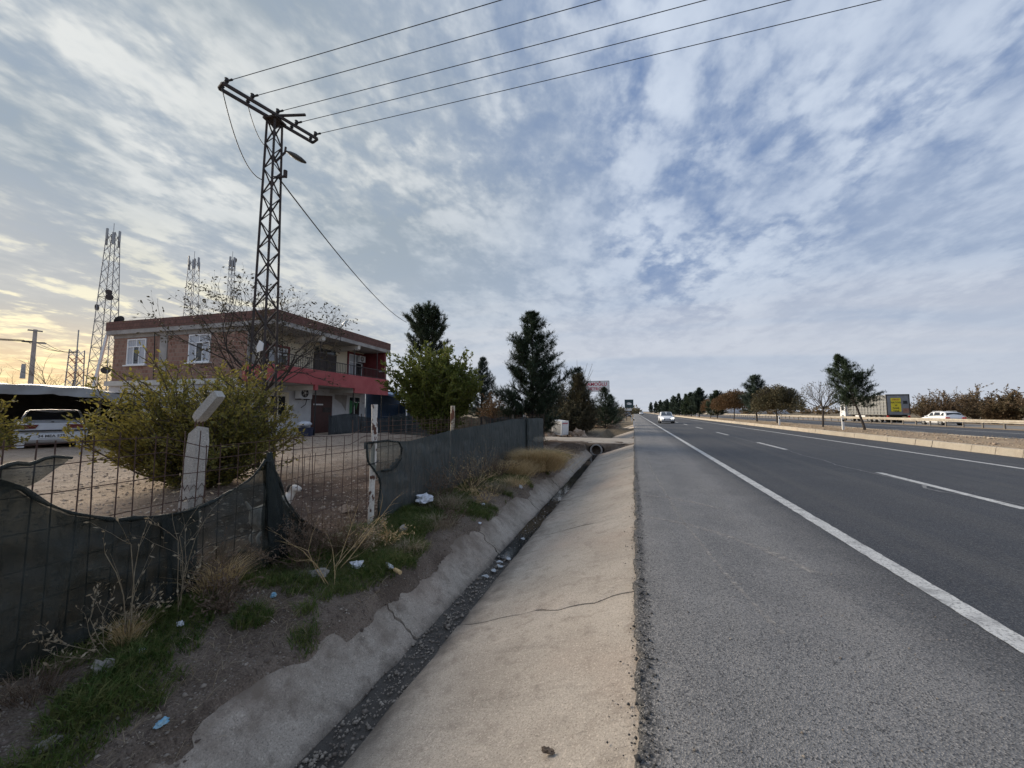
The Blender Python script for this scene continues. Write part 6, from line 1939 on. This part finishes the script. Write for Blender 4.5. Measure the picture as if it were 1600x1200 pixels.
weed('tall thin dead stalk rising from the small tan tuft against the dark net', -3.30, 1.79, 1.25, 3, 1, DEAD, .10, True, .0040, (.0, -.02), depth=1)
weed('second tall dead stalk with arching twigs, in front of the dark net', -3.33, 2.12, 1.05, 4, 2, DEAD, .16, True, .0036)
weed('low dead weed with stiff oat heads at the corner of the dark net', -3.28, 1.70, .48, 9, 3, DEAD, .7, True, .0028)
weed('spreading grey dead weed between the tan clump and the second stalk', -3.25, 2.30, .55, 12, 4, DEADD, .7)
weed('tangled brown dead weed at the foot of the gathered net fold', -3.20, 3.15, .60, 16, 5, DEADD, .55)
weed('reddish brown dead weed by the bottom of the open gap in the nets', -3.15, 3.55, .60, 16, 6, DEADD, .55)
weed('long straw coloured branch sprawling over the grass above the white bag', -2.95, 3.30, 1.0, 3, 7, STRAW, .30, False, .006, (.35, .9), depth=2)
weed('second straw coloured branch lying low on the green grass', -2.75, 3.05, .8, 3, 8, STRAW, .35, False, .005, (-.9, -.5), depth=2)
weed('bristly brown weed standing before the slate net', -3.25, 6.4, .85, 14, 9, DEADD, .5)
weed('pale arching weed by the slate net with long stems', -3.05, 6.9, .85, 12, 10, STRAW, .7, True, .004)
weed('thin upright dead weed farther along the slate net', -3.2, 7.9, .95, 9, 11, DEAD, .35)
weed('purplish brown weed at the foot of the slate net', -3.28, 8.6, .7, 14, 12, DEADD, .5)
weed('brown weed between the golden clump and the end net', -3.1, 12.0, .8, 12, 13, DEADD, .6)

weed('short brown weed in the grass under the second tall stalk', -3.05, 2.30, .34, 14, 21, DEADD, .6)
weed('leafy dead weed between the gathered fold and the reddish weed', -3.28, 3.35, .62, 18, 22, DEADD, .5)
weed('pale tangle of dead stems at the bottom of the open gap', -3.0, 3.75, .5, 14, 23, DEAD, .9)
weed('low straw coloured weed between the white bag and the slate net', -2.95, 4.2, .42, 14, 24, STRAW, .9, True, .0035)
weed('grey weed leaning out over the ditch wall below the slate net', -2.60, 5.3, .40, 14, 25, DEADD, .9)
weed('brown seeded weed against the slate net after the white bag', -3.28, 6.05, .75, 14, 26, DEADD, .45)
weed('straw coloured weed on the edge of the ditch wall', -2.62, 6.7, .45, 16, 27, STRAW, .9, True, .0035)
weed('dense brown weed before the middle of the slate net', -3.2, 7.35, .7, 18, 28, DEADD, .6)
weed('grey brown weed just before the second golden tuft', -3.1, 8.9, .65, 18, 29, DEADD, .6)
straw_clump('short yellowed tuft in the grass before the white bag', -2.62, 4.1, 320, .20, .24, 31, DEAD, .8)
straw_clump('yellowed tuft on the bank crest under the slate net', -2.70, 5.0, 420, .26, .28, 32, DEAD, .8)
straw_clump('straw tuft by the ditch wall, half way along the slate net', -2.62, 8.4, 500, .30, .40, 33, STRAW, .9)
straw_clump('flattened dry tuft beside the rounded grey stone', -3.2, 1.35, 240, .16, .22, 34, DEADD, 1.0)

# ================================================================ small things on the bank
def crumple(name, label, cat, loc, size, mat, seed, flat=.55, group=None, res=3):
    import bmesh
    bm = bmesh.new(); bmesh.ops.create_icosphere(bm, subdivisions=res, radius=1)
    for v in bm.verts:
        n = mnoise.fractal(v.co * 1.6 + Vector((seed, seed * 2, 0)), 1, 2, 4); m = mnoise.noise(v.co * 5 + Vector((seed, 0, 0)))
        v.co = Vector((v.co.x * size[0], v.co.y * size[1], v.co.z * size[2])) * (1 + max(-.45, min(.5, .55 * n + .28 * m)) + .13 * mnoise.noise(v.co * 14))
        if v.co.z < 0: v.co.z *= .4
    me = bpy.data.meshes.new(name); bm.to_mesh(me); bm.free(); me.materials.append(mat)
    o = bpy.data.objects.new(name, me); COL.objects.link(o); o.location = loc
    return tag(o, label, cat, group)


def gl(x, y, dz=0): return (x, y, hz(x, y) + dz)


crumple('plastic_bag', 'crumpled white plastic bag on the green grass beside the ditch', 'plastic bag', gl(-2.78, 3.45, .03), (.07, .05, .045), BAGW, 3)
crumple('plastic_bag', 'large white plastic bag lying against the foot of the slate net', 'plastic bag', gl(-3.32, 5.72, .07), (.13, .15, .10), BAGW, 5)
crumple('candy_wrapper', 'blue and white crumpled wrapper on the dirt near the picture corner', 'wrapper', gl(-2.47, 1.53, .015), (.018, .032, .02), BAGB, 7)
crumple('candy_wrapper', 'pale blue scrap of wrapper at the edge of the grass', 'wrapper', gl(-2.98, 2.64, .015), (.022, .02, .025), BAGB, 8)
crumple('stone', 'rounded grey stone beside the grass tuft on the dirt bank', 'stone', gl(-3.10, 1.58, .02), (.055, .045, .05), ROCK, 9)
crumple('stone', 'pale grey stone in the grass under the slate net', 'stone', gl(-2.95, 4.55, .03), (.05, .06, .06), ROCK, 10)
crumple('stone', 'grey clod in the grass near the white plastic bag', 'stone', gl(-2.95, 3.1, .03), (.09, .07, .05), ROCK, 12)
crumple('stone', 'flat stone at the lower picture corner by the grass', 'stone', gl(-2.75, 1.22, .01), (.04, .05, .03), ROCK, 13)
crumple('boulder', 'tan boulder heap beside the white cabinet at the dirt crossing', 'rock', (-3.30, 24.2, -.05), (.50, .40, .42), ROCKP, 14)
crumple('boulder', 'low reddish rubble heap at the end of the slate net', 'rock', (-5.2, 23.9, -.1), (.60, .45, .42), ROCKP, 16)
crumple('concrete_block', 'pale broken concrete lump lying inside the yard at the painted post', 'rubble', gl(-4.12, 4.85, .02), (.13, .08, .07), ROCKP, 17)
for i, (x, y, lab) in enumerate(((-2.35, 5.75, 'white scrap of paper on top of the ditch wall'), (-2.6, 6.5, 'white crumpled cup in the dry grass by the slate net'), (-2.42, 8.3, 'white bottle shaped scrap on the edge of the ditch wall'), (-3.18, 2.05, 'white and black foil scrap on the dirt under the tall stalk'), (-3.1, 1.78, 'thin cream bone shaped scrap on the dirt'))):
    crumple('paper_scrap', lab, 'litter', gl(x, y, .02), (.025 + .012 * (i in (1, 2)), .02, .022 + .03 * (i == 2)), BAGW, 20 + i)
FOAM = M('dirty_foam', (.50, .52, .53), (.26, .27, .27), 30, .6)
bt = thing('bottle', 'clear plastic bottle with a tan label lying in the grass above the ditch', 'bottle', gl(-2.50, 3.62, .03), R(-28))
B().tube([(-.10, 0, 0), (-.09, 0, 0), (0, 0, 0), (.03, 0, 0), (.06, 0, 0)], [.020, .026, .026, .022, .011], 10).build('body', BAGW, bt, smooth=True)
B().tube([(.10, 0, 0), (.22, 0, .003)], [.020, .020], 9).build('label_sleeve', CARDB, bt)
for i, (x, y, r) in enumerate(((-1.82, 4.95, .3), (-1.79, 5.12, 1.2), (-1.84, 5.25, 2.1), (-1.76, 5.40, .6), (-1.80, 6.3, .2), (-1.86, 4.75, 1.8))):
    a = [(.045 * math.cos(k * 1.05 + r) * (1 + .4 * math.sin(k * 3 + r)), .075 * math.sin(k * 1.05 + r), .004 * math.sin(k * 2)) for k in range(6)]
    o = B().poly(a, .004).build('foam_scrap', FOAM); o.location = (x, y, -.604); o.scale = (.75, .7, 1); o.rotation_euler = (.12 * math.sin(r), .1 * math.cos(r), r)
    tag(o, 'flat white scrap of plastic in the wet ditch bottom, ' + ('second from the near end', 'third from the near end', 'fourth from the near end', 'fifth from the near end', 'farthest of the row', 'nearest of the row')[i], 'litter', 'white scraps in the ditch')
crumple('dead_leaf', 'dry dark curled leaf on the concrete slab near the lower picture edge', 'leaf', (-.44, 1.98, -.172), (.034, .012, .014), DEADD, 41)

# --- white cabinet dumped by the crossing
cb = thing('white_cabinet', 'tilted white metal cabinet with louvred faces dumped beside the dirt crossing', 'cabinet', (-4.45, 24.1, .02), R(-8))
cb.rotation_euler = (R(3), R(5), R(-32))
B().span((-.42, -.32, .06), (.42, .32, .92)).build('body', WHITEP, cb)
for f in range(2):
    for k in range(7):
        if f == 0: B().span((-.34, -.335, .14 + k * .075), (.30, -.322, .185 + k * .075)).build('louvre', GALV, cb)
        else: B().span((.422, -.24, .14 + k * .075), (.435, .26, .185 + k * .075)).build('louvre', PVC, cb)
B().span((-.36, -.331, .70), (-.20, -.322, .75)).span((-.10, -.331, .70), (.24, -.322, .75)).build('sign_strip', GREYC, cb)
B().span((.422, -.26, .76), (.432, .24, .81)).build('sign_strip', REDINK, cb)
for x in (-.38, .38):
    for y in (-.28, .28): B().span((x - .03, y - .03, -.05), (x + .03, y + .03, .058)).build('foot', STEEL_D, cb)

# --- billboard and road signs far along the verge
bb = thing('billboard', 'white billboard with red lettering on tall posts behind the verge trees', 'billboard', (-7.4, 85, 0))
B().span((-2.9, -.1, 5.75), (2.45, .1, 8.05)).build('panel', PLATE, bb)
B().span((-2.95, -.13, 8.052), (2.5, .13, 8.15)).span((2.452, -.12, 5.7), (2.55, .12, 8.05)).span((-3.0, -.12, 5.7), (-2.902, .12, 8.05)).build('frame', GALV, bb)
text('SAMOĞLU', 1.0, (-.25, -.115, 7.38), (R(90), 0, 0), REDINK, bb)
text('PETROL', .95, (-.25, -.115, 6.35), (R(90), 0, 0), REDINK, bb)
for x in (-1.8, 1.6): B().tube([(x, .15, -.2), (x, .15, 7.8)], .12, 8).build('post', GALV, bb)
sg = thing('road_sign', 'dark square road sign with a white emblem on two posts at the road edge', 'road sign', (-.75, 74, 0))
B().span((-.8, -.04, 2.15), (.75, .04, 3.7)).build('panel', M('sign_green', (.02, .05, .055), rough=.5), sg)
b = B(); rn = [(-.35 + .42 * math.cos(a), -.05, 2.95 + .30 * math.sin(a)) for a in np.linspace(0, 6.283, 17)[:-1]]
b.poly([(-.35, -.045, 2.78), (.05, -.045, 2.72), (.42, -.045, 2.78), (.42, -.045, 3.0), (.15, -.045, 3.12), (-.2, -.045, 3.2), (-.42, -.045, 3.05)], .004).build('emblem', PLATE, sg)
B().span((-.8, -.035, 1.65), (.4, .035, 2.05)).build('lower_panel', PLATE, sg)
for x in (-.5, .35): B().span((x - .05, .045, -.2), (x + .05, .12, 3.6)).build('post', STEEL_D, sg)
for i, (x, y, lab) in enumerate(((.0, 40, 'white delineator post at the ditch corner, nearest one on our road edge'), (-.3, 62, 'white delineator post on our road edge before the dark sign'), (13.0, 42.0, 'short white delineator post on the median beside the umbrella shaped tree'), (13.6, 31.9, 'short white delineator post on the median between leafless tree and leaning pine'), (13.1, 92, 'small white delineator post far along the median'))):
    t = thing('delineator_post', lab, 'road post', (x, y, 0 if x < 5 else .2), 0, 'white roadside posts')
    B().loft([[(-.06, -.04, 0), (.06, -.04, 0), (.06, .04, 0), (-.06, .04, 0)], [(-.055, -.035, .82), (.055, -.035, .82), (.055, .035, .90), (-.055, .035, .90)]]).build('shaft', PLATE, t)
    B().span((-.058, -.046, .62), (.058, -.041, .76)).build('reflector', BLACKP, t)
# rubble, kiosk and far cars at the end of the verge
crumple('rubble_heap', 'orange brick rubble heap by the far verge conifers', 'rubble', (-3.6, 58, -.1), (1.6, 1.4, .9), M('brick_rubble', (.36, .16, .09), (.45, .25, .16), 3), 31)
crumple('dirt_heap', 'pale dirt heap at the second crossing of the verge', 'rubble', (-2.6, 37.2, -.1), (1.2, .9, .35), ROCKP, 33)
for lab, x, y, m in (('tiny dark car far ahead at the road edge', -1.6, 105, DOORD), ('tiny pale car far ahead in the near lane', 3.4, 190, CARW)):
    c = car(lab, (x, y, 0), R(-90), 'sedan', m)
# pale tents of a quarry heap seen between the median trees
for i, (x, y, h, lab) in enumerate(((62, 300, 9, 'white conical heap seen between the median conifers'), (86, 300, 10, 'second white conical heap, farther to the truck side'))):
    b = B(); b.loft([[(r0 * math.cos(k * math.pi / 8), r0 * math.sin(k * math.pi / 8), z) for k in range(16)] for r0, z in ((13, 0), (7, h * .5), (.6, h))])
    tag(b.build('white_heap', M('white_heap', (.55, .56, .58), (.45, .46, .48), .3), smooth=True), lab, 'heap', 'white heaps on the plain').location = (x, y, -.2)

# ================================================================ dog behind the net
dg = thing('dog', 'small white dog with dark ears peering out from behind the gathered net', 'dog', (-4.02, 3.62, hz(-4.02, 3.62)), R(0))
me = bpy.data.meshes.new('dog_body')
# local: +x faces the road; body runs back along -y behind the net
J = [((0, -.30, .34), .085), ((0, -.14, .345), .088), ((.005, .0, .365), .095), ((.015, .07, .43), .060), ((.03, .11, .50), .052), ((.05, .125, .545), .062), ((.10, .135, .53), .040), ((.145, .14, .515), .026),
     ((.045, .02, .22), .036), ((.05, .03, .10), .022), ((.065, .03, .015), .024), ((-.045, .02, .22), .036), ((-.04, .03, .10), .022), ((-.025, .03, .015), .024),
     ((.05, -.31, .24), .046), ((.055, -.27, .15), .028), ((.05, -.34, .09), .020), ((.065, -.32, .012), .023), ((-.05, -.31, .24), .046), ((-.045, -.27, .15), .028), ((-.05, -.34, .09), .020), ((-.035, -.32, .012), .023),
     ((0, -.39, .40), .022), ((0, -.45, .50), .012)]
E_ = [(0, 1), (1, 2), (2, 3), (3, 4), (4, 5), (5, 6), (6, 7), (2, 8), (8, 9), (9, 10), (2, 11), (11, 12), (12, 13), (0, 14), (14, 15), (15, 16), (16, 17), (0, 18), (18, 19), (19, 20), (20, 21), (0, 22), (22, 23)]
me.from_pydata([j[0] for j in J], E_, [])
body = bpy.data.objects.new('body', me); COL.objects.link(body); body.parent = dg
body.modifiers.new('skin', 'SKIN'); ss = body.modifiers.new('sub', 'SUBSURF'); ss.levels = 2; ss.render_levels = 2
for i, j in enumerate(J): me.skin_vertices[0].data[i].radius = (j[1], j[1])
me.skin_vertices[0].data[1].use_root = True
me.materials.append(FURW)
for s in (-1, 1):
    ear = B(); ear.loft([[(.03 + .012 * math.cos(k * 1.57), .125 + s * .045 + .018 * math.sin(k * 1.57), .585), ] [0] for k in range(4)] and [[(.03 + r0 * math.cos(k * 1.57), .125 + s * (.048 + o) + r0 * .7 * math.sin(k * 1.57), z) for k in range(4)] for r0, z, o in ((.028, .585, 0), (.026, .555, .022), (.010, .505, .035))])
    ear.build('ear', FURD, dg, smooth=True)
    B().tube([(.098, .132 + s * .028, .552), (.105, .132 + s * .030, .553)], .008, 8).build('eye', INK, dg)
B().tube([(.155, .14, .519), (.172, .14, .517)], [.014, .008], 8).build('nose', INK, dg)
